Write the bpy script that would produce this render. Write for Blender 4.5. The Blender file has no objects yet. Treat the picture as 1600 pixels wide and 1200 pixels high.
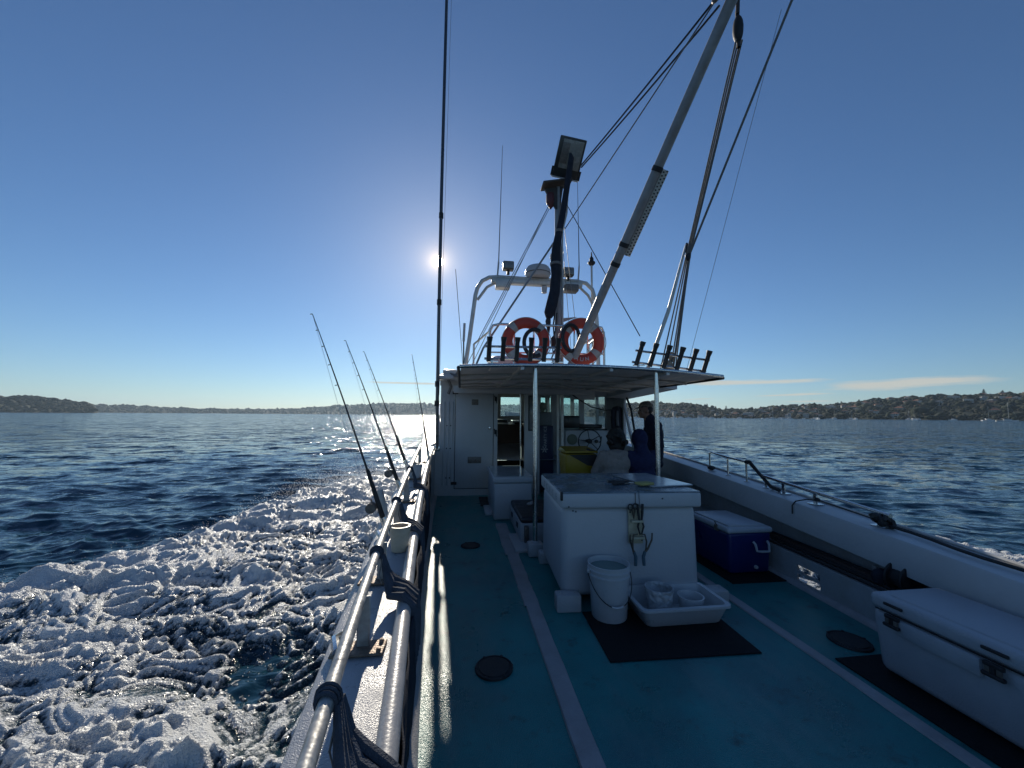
import bpy, bmesh, math, random
import numpy as np
from mathutils import Matrix, Vector
SC = bpy.context.scene
COL = SC.collection
R = math.radians
rng = random.Random(7)

# ---------------------------------------------------------------- camera
cam = bpy.data.cameras.new('camera'); cam_o = bpy.data.objects.new('camera', cam); COL.objects.link(cam_o)
cam.sensor_width = 36.0; cam.lens = 13.5; cam.clip_start = 0.05; cam.clip_end = 30000
cam_o.matrix_world = Matrix.Translation((0, 0, 1.55)) @ Matrix.Rotation(R(-7.476), 4, 'Z') @ Matrix.Rotation(R(94.65), 4, 'X') @ Matrix.Rotation(R(0.42), 4, 'Z')
SC.camera = cam_o

# ---------------------------------------------------------------- sky and sun
SUN_EL, SUN_AZ = 21.9, -3.9          # degrees; azimuth from the boat's heading (+Y), positive to starboard
sun_dir = Vector((math.sin(R(SUN_AZ)) * math.cos(R(SUN_EL)), math.cos(R(SUN_AZ)) * math.cos(R(SUN_EL)), math.sin(R(SUN_EL))))
sun = bpy.data.lights.new('sun', 'SUN'); sun_o = bpy.data.objects.new('sun', sun); COL.objects.link(sun_o)
sun.energy = 4.6; sun.angle = R(0.53); sun.color = (1.0, 0.91, 0.77)
sun_o.rotation_euler = (-sun_dir).to_track_quat('-Z', 'Y').to_euler()

W = bpy.data.worlds.new('World'); SC.world = W; W.use_nodes = True
nt = W.node_tree; nt.nodes.clear()
def wn(t, **k):
    n = nt.nodes.new(t)
    for a, v in k.items(): setattr(n, a, v)
    return n
def wmath(op, a, b=None, c=None, clamp=False):
    n = wn('ShaderNodeMath', operation=op, use_clamp=clamp)
    for i, v in enumerate((a, b, c)):
        if v is None: continue
        if isinstance(v, (int, float)): n.inputs[i].default_value = v
        else: nt.links.new(v, n.inputs[i])
    return n.outputs[0]
sky = wn('ShaderNodeTexSky', sky_type='NISHITA', sun_disc=False)
sky.sun_elevation = R(SUN_EL); sky.sun_rotation = R(SUN_AZ)
sky.altitude = 0; sky.air_density = 1.0; sky.dust_density = 0.12; sky.ozone_density = 4.0
geo = wn('ShaderNodeTexCoord')
norm = wn('ShaderNodeVectorMath', operation='NORMALIZE'); nt.links.new(geo.outputs['Generated'], norm.inputs[0])
dotn = wn('ShaderNodeVectorMath', operation='DOT_PRODUCT'); nt.links.new(norm.outputs[0], dotn.inputs[0]); dotn.inputs[1].default_value = sun_dir
ang = wmath('ARCCOSINE', wmath('MINIMUM', dotn.outputs['Value'], 0.9999999))           # radians from the sun
disc = wmath('MULTIPLY', wmath('LESS_THAN', ang, R(0.75)), 9.0)
aure = wmath('ADD', wmath('MULTIPLY', wmath('EXPONENT', wmath('MULTIPLY', ang, -1 / R(0.95))), 1.6),
             wmath('MULTIPLY', wmath('EXPONENT', wmath('MULTIPLY', ang, -1 / R(6.0))), 0.24))
glow = wmath('ADD', disc, aure)
# thin streaks of cloud low over the land
sep = wn('ShaderNodeSeparateXYZ'); nt.links.new(norm.outputs[0], sep.inputs[0])
az = wmath('MULTIPLY', wmath('ARCTAN2', sep.outputs[0], sep.outputs[1]), 180 / math.pi)
el = wmath('MULTIPLY', wmath('ARCSINE', sep.outputs[2]), 180 / math.pi)
cv = wn('ShaderNodeCombineXYZ'); nt.links.new(wmath('MULTIPLY', az, 0.16), cv.inputs[0]); nt.links.new(wmath('MULTIPLY', el, 1.5), cv.inputs[1])
nz = wn('ShaderNodeTexNoise'); nz.inputs['Scale'].default_value = 1.0; nz.inputs['Detail'].default_value = 6; nz.inputs['Roughness'].default_value = 0.62
nt.links.new(cv.outputs[0], nz.inputs['Vector'])
def band(a0, sa, e0, se, tilt=0.0):
    da = wmath('DIVIDE', wmath('SUBTRACT', az, a0), sa)
    ee = wmath('SUBTRACT', el, wmath('ADD', e0, wmath('MULTIPLY', da, tilt)))
    de = wmath('DIVIDE', ee, se)
    q = wmath('ADD', wmath('MULTIPLY', da, da), wmath('MULTIPLY', de, de))
    return wmath('EXPONENT', wmath('MULTIPLY', q, -1.0))
m = band(38.0, 9.0, 4.4, 0.40, -0.05)
for a in ((52.5, 7.5, 3.6, 0.75, 0.25), (43.5, 5.0, 2.7, 0.16, 0.1), (-8.0, 5.5, 4.5, 0.22, 0.0), (33.5, 2.6, 2.35, 0.14, 0.05), (45.5, 3.0, 1.9, 0.1, 0)):
    m = wmath('MAXIMUM', m, band(*a))
cl = wmath('MULTIPLY', wmath('SUBTRACT', wmath('ADD', wmath('MULTIPLY', m, 0.70), nz.outputs['Fac']), 0.78), 3.2, clamp=True)
bg1 = wn('ShaderNodeBackground'); bg1.inputs['Strength'].default_value = 0.08
tint = wn('ShaderNodeVectorMath', operation='MULTIPLY'); tint.inputs[1].default_value = (0.84, 1.0, 1.16)      # cool white balance
nt.links.new(sky.outputs[0], tint.inputs[0]); nt.links.new(tint.outputs[0], bg1.inputs['Color'])
bgc = wn('ShaderNodeBackground'); bgc.inputs['Color'].default_value = (0.86, 0.84, 0.74, 1); bgc.inputs['Strength'].default_value = 0.7
mixc = wn('ShaderNodeMixShader'); nt.links.new(wmath('MULTIPLY', cl, 0.85), mixc.inputs[0]); nt.links.new(bg1.outputs[0], mixc.inputs[1]); nt.links.new(bgc.outputs[0], mixc.inputs[2])
bg2 = wn('ShaderNodeBackground'); bg2.inputs['Color'].default_value = (1.0, 0.72, 0.38, 1); nt.links.new(glow, bg2.inputs['Strength'])
addw = wn('ShaderNodeAddShader'); nt.links.new(mixc.outputs[0], addw.inputs[0]); nt.links.new(bg2.outputs[0], addw.inputs[1])
wo = wn('ShaderNodeOutputWorld'); nt.links.new(addw.outputs[0], wo.inputs['Surface'])

vs = SC.view_settings; vs.view_transform = 'Standard'; vs.look = 'None'; vs.gamma = 1.0; vs.use_curve_mapping = False; vs.exposure = 0.0
SC.cycles.max_bounces = 6; SC.cycles.diffuse_bounces = 3; SC.cycles.glossy_bounces = 2; SC.cycles.transparent_max_bounces = 8
SC.cycles.sample_clamp_indirect = 4.0

# ---------------------------------------------------------------- materials
MATS = {}
def mat(name, col, rough=0.5, metal=0.0, var=0.12, scale=6.0, bump=0.0, bscale=40.0, spec=0.5, dirt=None, dirt_scale=2.5, dirt_amt=0.35, coat=0.0, rvar=0.1, trans=None):
    """principled material: base colour broken up by noise, uneven gloss, optional stains and fine relief"""
    if name in MATS: return MATS[name]
    m = bpy.data.materials.new(name); m.use_nodes = True; t = m.node_tree
    b = t.nodes['Principled BSDF']; L = t.links.new
    b.inputs['Metallic'].default_value = metal; b.inputs['Specular IOR Level'].default_value = spec
    b.inputs['Coat Weight'].default_value = coat
    tc = t.nodes.new('ShaderNodeTexCoord')
    n1 = t.nodes.new('ShaderNodeTexNoise'); n1.inputs['Scale'].default_value = scale; n1.inputs['Detail'].default_value = 4; n1.inputs['Roughness'].default_value = 0.65
    L(tc.outputs['Object'], n1.inputs['Vector'])
    mr = t.nodes.new('ShaderNodeMapRange'); mr.inputs[1].default_value = 0.3; mr.inputs[2].default_value = 0.7; mr.inputs[3].default_value = 1 - var; mr.inputs[4].default_value = 1 + var
    L(n1.outputs['Fac'], mr.inputs[0])
    mx = t.nodes.new('ShaderNodeVectorMath'); mx.operation = 'SCALE'; mx.inputs[0].default_value = col[:3]; L(mr.outputs[0], mx.inputs['Scale'])
    out = mx.outputs[0]
    if dirt is not None:
        n2 = t.nodes.new('ShaderNodeTexNoise'); n2.inputs['Scale'].default_value = dirt_scale; n2.inputs['Detail'].default_value = 5; n2.inputs['Roughness'].default_value = 0.7
        L(tc.outputs['Object'], n2.inputs['Vector'])
        m2 = t.nodes.new('ShaderNodeMapRange'); m2.inputs[1].default_value = 0.48; m2.inputs[2].default_value = 0.72; m2.inputs[3].default_value = 0; m2.inputs[4].default_value = dirt_amt
        L(n2.outputs['Fac'], m2.inputs[0])
        mc = t.nodes.new('ShaderNodeMix'); mc.data_type = 'RGBA'; L(m2.outputs[0], mc.inputs[0]); L(out, mc.inputs[6]); mc.inputs[7].default_value = (*dirt, 1)
        out = mc.outputs[2]
    L(out, b.inputs['Base Color'])
    m3 = t.nodes.new('ShaderNodeMapRange'); m3.inputs[1].default_value = 0.3; m3.inputs[2].default_value = 0.7; m3.inputs[3].default_value = max(0.02, rough - rvar); m3.inputs[4].default_value = min(1, rough + rvar)
    L(n1.outputs['Fac'], m3.inputs[0]); L(m3.outputs[0], b.inputs['Roughness'])
    if bump > 0:
        n4 = t.nodes.new('ShaderNodeTexNoise'); n4.inputs['Scale'].default_value = bscale; n4.inputs['Detail'].default_value = 1
        L(tc.outputs['Object'], n4.inputs['Vector'])
        bp = t.nodes.new('ShaderNodeBump'); bp.inputs['Strength'].default_value = min(1, bump); bp.inputs['Distance'].default_value = 0.7 * max(1, bump) / bscale
        L(n4.outputs['Fac'], bp.inputs['Height']); L(bp.outputs[0], b.inputs['Normal'])
    MATS[name] = m
    return m

# ---------------------------------------------------------------- mesh helpers
class MB:
    """collects shapes in world coordinates; build() links them as one mesh object"""
    def __init__(s): s.v = []; s.f = []; s.mi = []
    def add(s, vs, fs, mi=0):
        o = len(s.v); s.v.extend([tuple(p) for p in vs]); s.f.extend([tuple(i + o for i in q) for q in fs]); s.mi.extend([mi] * len(fs)); return s
    def box(s, c, d, rot=None, mi=0, taper=None):
        """box centred at c, full size d; taper=(tx,ty) scales the bottom face"""
        x, y, z = d[0] / 2, d[1] / 2, d[2] / 2; tx, ty = taper or (1, 1)
        p = [(-x * tx, -y * ty, -z), (x * tx, -y * ty, -z), (x * tx, y * ty, -z), (-x * tx, y * ty, -z), (-x, -y, z), (x, -y, z), (x, y, z), (-x, y, z)]
        if rot is not None: p = [rot @ Vector(q) for q in p]
        p = [(q[0] + c[0], q[1] + c[1], q[2] + c[2]) for q in p]
        return s.add(p, [(0, 3, 2, 1), (4, 5, 6, 7), (0, 1, 5, 4), (1, 2, 6, 5), (2, 3, 7, 6), (3, 0, 4, 7)], mi)
    def rbox(s, c, d, r=0.02, seg=2, rot=None, mi=0, taper=None):
        """box with rounded edges"""
        bm = bmesh.new(); bmesh.ops.create_cube(bm, size=1.0)
        for v in bm.verts:
            tx, ty = (taper or (1, 1)) if v.co.z < 0 else (1, 1)
            v.co = Vector((v.co.x * d[0] * tx, v.co.y * d[1] * ty, v.co.z * d[2]))
        bmesh.ops.bevel(bm, geom=list(bm.edges), offset=min(r, min(d) * 0.49), segments=seg, profile=0.5, affect='EDGES')
        bm.verts.index_update()
        p = [(rot @ v.co if rot is not None else v.co) for v in bm.verts]
        p = [(q[0] + c[0], q[1] + c[1], q[2] + c[2]) for q in p]
        f = [[v.index for v in fc.verts] for fc in bm.faces]; bm.free()
        return s.add(p, f, mi)
    def tube(s, path, r, n=8, mi=0, caps=True, closed=False):
        P = [Vector(p) for p in path]; m = len(P)
        rr = [r] * m if isinstance(r, (int, float)) else list(r)
        T = []
        for i in range(m):
            a = P[i - 1] if (i > 0 or closed) else P[i]; b = P[(i + 1) % m] if (i < m - 1 or closed) else P[i]
            t = (b - a); T.append(t.normalized() if t.length > 1e-9 else Vector((0, 0, 1)))
        up = Vector((0, 0, 1)) if abs(T[0].z) < 0.9 else Vector((1, 0, 0))
        nrm = (up - T[0] * up.dot(T[0])).normalized(); vs = []
        for i in range(m):
            nrm = (nrm - T[i] * nrm.dot(T[i]))
            nrm = nrm.normalized() if nrm.length > 1e-6 else T[i].orthogonal().normalized()
            bn = T[i].cross(nrm)
            for k in range(n):
                a = 2 * math.pi * k / n
                vs.append(P[i] + (nrm * math.cos(a) + bn * math.sin(a)) * rr[i])
        fs = []
        for i in range(m if closed else m - 1):
            j = (i + 1) % m
            for k in range(n):
                k2 = (k + 1) % n
                fs.append((i * n + k, i * n + k2, j * n + k2, j * n + k))
        if caps and not closed:
            fs.append(tuple(range(n))[::-1]); fs.append(tuple((m - 1) * n + k for k in range(n)))
        return s.add(vs, fs, mi)
    def lathe(s, prof, c, n=24, mi=0, rot=None, caps=False):
        """prof: list of (radius, z)"""
        vs = []
        for (r, z) in prof:
            for k in range(n):
                a = 2 * math.pi * k / n; q = Vector((r * math.cos(a), r * math.sin(a), z))
                if rot is not None: q = rot @ q
                vs.append((q[0] + c[0], q[1] + c[1], q[2] + c[2]))
        fs = []
        for i in range(len(prof) - 1):
            for k in range(n):
                k2 = (k + 1) % n; fs.append((i * n + k, i * n + k2, (i + 1) * n + k2, (i + 1) * n + k))
        if caps:
            fs.append(tuple(range(n))[::-1]); fs.append(tuple((len(prof) - 1) * n + k for k in range(n)))
        return s.add(vs, fs, mi)
    def ball(s, c, r, n=12, m=8, mi=0, rot=None):
        rx, ry, rz = (r, r, r) if isinstance(r, (int, float)) else r
        vs = []; fs = []
        for i in range(m + 1):
            t = math.pi * i / m
            for k in range(n):
                a = 2 * math.pi * k / n; q = Vector((rx * math.sin(t) * math.cos(a), ry * math.sin(t) * math.sin(a), rz * math.cos(t)))
                if rot is not None: q = rot @ q
                vs.append((c[0] + q[0], c[1] + q[1], c[2] + q[2]))
        for i in range(m):
            for k in range(n):
                k2 = (k + 1) % n; fs.append((i * n + k, (i + 1) * n + k, (i + 1) * n + k2, i * n + k2))
        return s.add(vs, fs, mi)
    def sheet(s, grid, mi=0, flip=False):
        """grid: rows of points"""
        nr, nc = len(grid), len(grid[0]); vs = [p for row in grid for p in row]; fs = []
        for i in range(nr - 1):
            for j in range(nc - 1):
                q = (i * nc + j, i * nc + j + 1, (i + 1) * nc + j + 1, (i + 1) * nc + j)
                fs.append(q[::-1] if flip else q)
        return s.add(vs, fs, mi)
    def loft(s, rings, mi=0, caps=True):
        """closed cross-sections joined end to end"""
        n = len(rings[0]); vs = [p for r_ in rings for p in r_]; fs = []
        for i in range(len(rings) - 1):
            for k in range(n):
                k2 = (k + 1) % n; fs.append((i * n + k, i * n + k2, (i + 1) * n + k2, (i + 1) * n + k))
        if caps: fs.append(tuple(range(n))[::-1]); fs.append(tuple((len(rings) - 1) * n + k for k in range(n)))
        return s.add(vs, fs, mi)
    def build(s, name, mats, parent=None, smooth=True, angle=38, fix=True):
        me = bpy.data.meshes.new(name)
        o = bpy.data.objects.new(name, me)
        off = Vector((0, 0, 0)); p = parent
        while p is not None: off += p.location; p = p.parent
        me.from_pydata([(v[0] - off.x, v[1] - off.y, v[2] - off.z) for v in s.v], [], s.f)
        for m in (mats if isinstance(mats, (list, tuple)) else [mats]): me.materials.append(m)
        if any(s.mi): me.polygons.foreach_set('material_index', s.mi)
        if fix:
            bm = bmesh.new(); bm.from_mesh(me); bmesh.ops.recalc_face_normals(bm, faces=bm.faces[:]); bm.to_mesh(me); bm.free()
        if smooth:
            me.polygons.foreach_set('use_smooth', [True] * len(me.polygons)); me.set_sharp_from_angle(angle=R(angle))
        me.update(); COL.objects.link(o)
        if parent is not None: o.parent = parent
        return o
def tag(o, label=None, cat=None, group=None, kind=None):
    if label: o['label'] = label
    if cat: o['category'] = cat
    if group: o['group'] = group
    if kind: o['kind'] = kind
    return o
def thing(name, loc, label, cat, group=None):
    o = bpy.data.objects.new(name, None); o.location = loc; o.empty_display_size = 0.1; COL.objects.link(o)
    return tag(o, label, cat, group)
def big_mesh(name, co, faces4, mats, smooth=True):
    """fast mesh from numpy arrays: co (n,3), faces (m,4)"""
    me = bpy.data.meshes.new(name); n = len(co); m, w = faces4.shape
    me.vertices.add(n); me.vertices.foreach_set('co', np.ascontiguousarray(co, np.float32).ravel())
    me.loops.add(m * w); me.loops.foreach_set('vertex_index', np.ascontiguousarray(faces4, np.int32).ravel())
    me.polygons.add(m); me.polygons.foreach_set('loop_start', np.arange(0, m * w, w, dtype=np.int32))
    me.update(calc_edges=True)
    if smooth: me.polygons.foreach_set('use_smooth', np.ones(m, bool))
    for x in (mats if isinstance(mats, (list, tuple)) else [mats]): me.materials.append(x)
    o = bpy.data.objects.new(name, me); COL.objects.link(o)
    return o
def grid_faces(nr, nc):
    i, j = np.meshgrid(np.arange(nr - 1), np.arange(nc - 1), indexing='ij'); a = (i * nc + j).ravel()
    return np.stack([a, a + 1, a + nc + 1, a + nc], 1)
_perm = np.random.RandomState(3).permutation(4096)
def pnoise(x, y, seed=0):
    """gradient noise, roughly -1..1"""
    xi = np.floor(x).astype(np.int64); yi = np.floor(y).astype(np.int64); fx = x - xi; fy = y - yi
    u = fx * fx * fx * (fx * (fx * 6 - 15) + 10); v = fy * fy * fy * (fy * (fy * 6 - 15) + 10)
    def g(ix, iy, dx, dy):
        h = _perm[(_perm[(ix + seed * 131) & 4095] + iy) & 4095] * (2 * math.pi / 4096)
        return np.cos(h) * dx + np.sin(h) * dy
    a = g(xi, yi, fx, fy); b = g(xi + 1, yi, fx - 1, fy); c = g(xi, yi + 1, fx, fy - 1); d = g(xi + 1, yi + 1, fx - 1, fy - 1)
    return 1.5 * ((a + (b - a) * u) + ((c + (d - c) * u) - (a + (b - a) * u)) * v)
def fbm(x, y, oct=4, seed=0, gain=0.5):
    r = 0; a = 1
    for i in range(oct): r = r + a * pnoise(x * 2 ** i, y * 2 ** i, seed + i); a *= gain
    return r

# ================================================================ THE SEA
WATER_Z = -0.6
_rs = np.random.RandomState(11)
NW = 84
w_len = np.exp(_rs.uniform(math.log(0.17), math.log(4.6), NW))
w_dir = R(262) + _rs.normal(0, 0.42, NW)                       # wind chop running roughly towards the stern
w_ph = _rs.uniform(0, 2 * math.pi, NW)
w_amp = 0.0052 * w_len ** 0.75 * np.exp(-(w_len / 4.0) ** 2)
w_amp[w_len < 1.0] *= 1.35; w_amp[w_len > 1.6] *= 0.72
def sea_disp(x, y, spacing):
    k = 2 * math.pi / w_len
    gust = 0.85 + 0.4 * pnoise(x / 17, y / 11, 5)
    dx = np.zeros_like(x); dy = np.zeros_like(x); z = np.zeros_like(x)
    for i in range(NW):
        att = np.clip((w_len[i] / spacing - 2.2) / 2.5, 0, 1) * w_amp[i] * gust
        cx, cy = math.cos(w_dir[i]), math.sin(w_dir[i]); ph = k[i] * (cx * x + cy * y) + w_ph[i]
        c = np.cos(ph); s = np.sin(ph)
        z += att * c; dx -= 0.85 * att * cx * s; dy -= 0.85 * att * cy * s
    return dx, dy, z
def sea_material():
    m = bpy.data.materials.new('sea_water'); m.use_nodes = True; t = m.node_tree; L = t.links.new; b = t.nodes['Principled BSDF']
    b.inputs['Base Color'].default_value = (0.007, 0.038, 0.062, 1); b.inputs['IOR'].default_value = 1.333; b.inputs['Roughness'].default_value = 0.09
    tc = t.nodes.new('ShaderNodeTexCoord'); mp = t.nodes.new('ShaderNodeMapping'); mp.inputs['Scale'].default_value = (0.55, 1.0, 1.0); L(tc.outputs['Object'], mp.inputs[0])
    hs = []
    for sc, de, st in ((1.1, 2, 0.16), (4.5, 3, 0.05)):
        n = t.nodes.new('ShaderNodeTexNoise'); n.inputs['Scale'].default_value = sc; n.inputs['Detail'].default_value = de; n.inputs['Distortion'].default_value = 0.6
        L(mp.outputs[0], n.inputs['Vector'])
        k = t.nodes.new('ShaderNodeMath'); k.operation = 'MULTIPLY'; k.inputs[1].default_value = st; L(n.outputs['Fac'], k.inputs[0]); hs.append(k.outputs[0])
    a = t.nodes.new('ShaderNodeMath'); L(hs[0], a.inputs[0]); L(hs[1], a.inputs[1])
    a2 = a
    bp = t.nodes.new('ShaderNodeBump'); bp.inputs['Strength'].default_value = 0.8; bp.inputs['Distance'].default_value = 1.0
    L(a2.outputs[0], bp.inputs['Height'])
    # chop finer than the mesh: tilt the normal by a noise of slopes
    fa = t.nodes.new('ShaderNodeAttribute'); fa.attribute_name = 'unresolved'
    acc = bp.outputs[0]
    for sc, st in ((7.0, 0.9), (2.4, 1.6), (0.8, 1.9), (0.16, 0.5)):
        nf = t.nodes.new('ShaderNodeTexNoise'); nf.inputs['Scale'].default_value = sc; nf.inputs['Detail'].default_value = 2; nf.inputs['Roughness'].default_value = 0.6; L(mp.outputs[0], nf.inputs['Vector'])
        v1 = t.nodes.new('ShaderNodeVectorMath'); v1.operation = 'SUBTRACT'; L(nf.outputs['Color'], v1.inputs[0]); v1.inputs[1].default_value = (0.5, 0.5, 0.5)
        v2 = t.nodes.new('ShaderNodeVectorMath'); v2.operation = 'MULTIPLY'; L(v1.outputs[0], v2.inputs[0]); v2.inputs[1].default_value = (st, st, 0)
        v3 = t.nodes.new('ShaderNodeVectorMath'); v3.operation = 'SCALE'; L(v2.outputs[0], v3.inputs[0]); L(fa.outputs['Fac'], v3.inputs['Scale'])
        v4 = t.nodes.new('ShaderNodeVectorMath'); v4.operation = 'ADD'; L(acc, v4.inputs[0]); L(v3.outputs[0], v4.inputs[1]); acc = v4.outputs[0]
    vn = t.nodes.new('ShaderNodeVectorMath'); vn.operation = 'NORMALIZE'; L(acc, vn.inputs[0])
    L(vn.outputs[0], b.inputs['Normal'])
    return m
M_SEA = sea_material()
def make_sea():
    r = [1.6]
    while r[-1] < 100: r.append(r[-1] + max(0.035, 0.42 * r[-1] ** 2 / 825))
    while r[-1] < 9000: r.append(r[-1] * 1.045)
    r = np.array(r); sp_r = np.gradient(r)
    th = np.concatenate([np.linspace(R(-78), R(92), 1040), np.linspace(R(92), R(282), 60)[1:]])     # azimuth from +Y, finer where one looks
    rr, tt = np.meshgrid(r, th, indexing='ij')
    x = rr * np.sin(tt); y = rr * np.cos(tt)
    spacing = np.maximum(np.broadcast_to(sp_r[:, None], rr.shape) * 0.8, rr * R(170 / 1040))
    spacing[:, 1040:] = rr[:, 1040:] * R(3.2)
    dx, dy, z = sea_disp(x.ravel(), y.ravel(), spacing.ravel())
    co = np.stack([x.ravel() + dx, y.ravel() + dy, WATER_Z + z], 1)
    o = big_mesh('water', co, grid_faces(len(r), len(th)), M_SEA)
    at = o.data.attributes.new('unresolved', 'FLOAT', 'POINT')      # how much of the chop is finer than the mesh here
    at.data.foreach_set('value', np.clip((spacing.ravel() + 0.01) / 0.3, 0.1, 1).astype(np.float32))
    return tag(o, 'dark blue choppy sea reaching the shores', 'sea', kind='structure')
sea = make_sea()

# ---------------------------------------------------------------- the boat's wake
def hull_out(Y):            # port side of the hull at the waterline
    Yc = np.clip(Y, 0, 8)
    base = -0.06 - 0.0975 * Yc + 0.0055 * Yc ** 2 - 0.30
    bow = np.clip((Y - 8) / 6.3, 0, 1)
    return base + (1.43 - base) * (1 - np.sqrt(np.maximum(1 - bow ** 2, 0))) + 0.10
WE_Y = [-4, 0, 2, 4, 5.7, 7, 8.5, 9.8, 11, 12.3, 13.4]
WE_X = [-9.6, -8.1, -7.2, -6.4, -5.65, -4.95, -4.6, -4.25, -3.9, -3.0, -1.5]
def foam_material():
    m = bpy.data.materials.new('sea_foam'); m.use_nodes = True; t = m.node_tree; L = t.links.new; b = t.nodes['Principled BSDF']
    tc = t.nodes.new('ShaderNodeTexCoord'); at = t.nodes.new('ShaderNodeAttribute'); at.attribute_name = 'foam'
    n1 = t.nodes.new('ShaderNodeTexNoise'); n1.inputs['Scale'].default_value = 34; n1.inputs['Detail'].default_value = 5; n1.inputs['Roughness'].default_value = 0.7; L(tc.outputs['Object'], n1.inputs['Vector'])
    v1 = t.nodes.new('ShaderNodeTexVoronoi'); v1.inputs['Scale'].default_value = 75; L(tc.outputs['Object'], v1.inputs['Vector'])
    a = t.nodes.new('ShaderNodeMath'); a.operation = 'MULTIPLY_ADD'; a.inputs[1].default_value = 0.9; L(n1.outputs['Fac'], a.inputs[0])
    v2 = t.nodes.new('ShaderNodeTexVoronoi'); v2.inputs['Scale'].default_value = 15; v2.inputs['Detail'].default_value = 2; v2.inputs['Roughness'].default_value = 0.6; v2.normalize = True
    wp = t.nodes.new('ShaderNodeVectorMath'); wp.operation = 'MULTIPLY_ADD'; L(n1.outputs['Color'], wp.inputs[0]); wp.inputs[1].default_value = (0.08, 0.08, 0.08); L(tc.outputs['Object'], wp.inputs[2]); L(wp.outputs[0], v2.inputs['Vector'])
    lace = t.nodes.new('ShaderNodeMath'); lace.operation = 'MULTIPLY_ADD'; lace.inputs[1].default_value = -1.0; L(v2.outputs['Distance'], lace.inputs[0]); L(at.outputs['Fac'], lace.inputs[2]); L(lace.outputs[0], a.inputs[2])
    mr = t.nodes.new('ShaderNodeMapRange'); mr.interpolation_type = 'SMOOTHSTEP'; mr.inputs[1].default_value = 0.60; mr.inputs[2].default_value = 0.98; L(a.outputs[0], mr.inputs[0])
    mc = t.nodes.new('ShaderNodeMix'); mc.data_type = 'RGBA'; L(mr.outputs[0], mc.inputs[0]); mc.inputs[6].default_value = (0.008, 0.04, 0.06, 1); mc.inputs[7].default_value = (0.72, 0.74, 0.74, 1)
    L(mc.outputs[2], b.inputs['Base Color'])
    r = t.nodes.new('ShaderNodeMapRange'); r.inputs[3].default_value = 0.07; r.inputs[4].default_value = 0.34; L(mr.outputs[0], r.inputs[0]); L(r.outputs[0], b.inputs['Roughness'])
    b.inputs['IOR'].default_value = 1.333
    ss = t.nodes.new('ShaderNodeMath'); ss.operation = 'MULTIPLY'; ss.inputs[1].default_value = 0.35; L(mr.outputs[0], ss.inputs[0]); L(ss.outputs[0], b.inputs['Subsurface Weight'])
    b.inputs['Subsurface Radius'].default_value = (1, 1, 1); b.inputs['Subsurface Scale'].default_value = 0.04
    hh = t.nodes.new('ShaderNodeMath'); hh.operation = 'MULTIPLY_ADD'; hh.inputs[1].default_value = 0.6; L(v1.outputs['Distance'], hh.inputs[0]); L(n1.outputs['Fac'], hh.inputs[2])
    bp = t.nodes.new('ShaderNodeBump'); bp.inputs['Strength'].default_value = 0.9; bp.inputs['Distance'].default_value = 0.028; L(hh.outputs[0], bp.inputs['Height']); L(bp.outputs[0], b.inputs['Normal'])
    return m
M_FOAM = foam_material()
def sstep(a, b, x):
    t = np.clip((x - a) / (b - a), 0, 1); return t * t * (3 - 2 * t)
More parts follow.
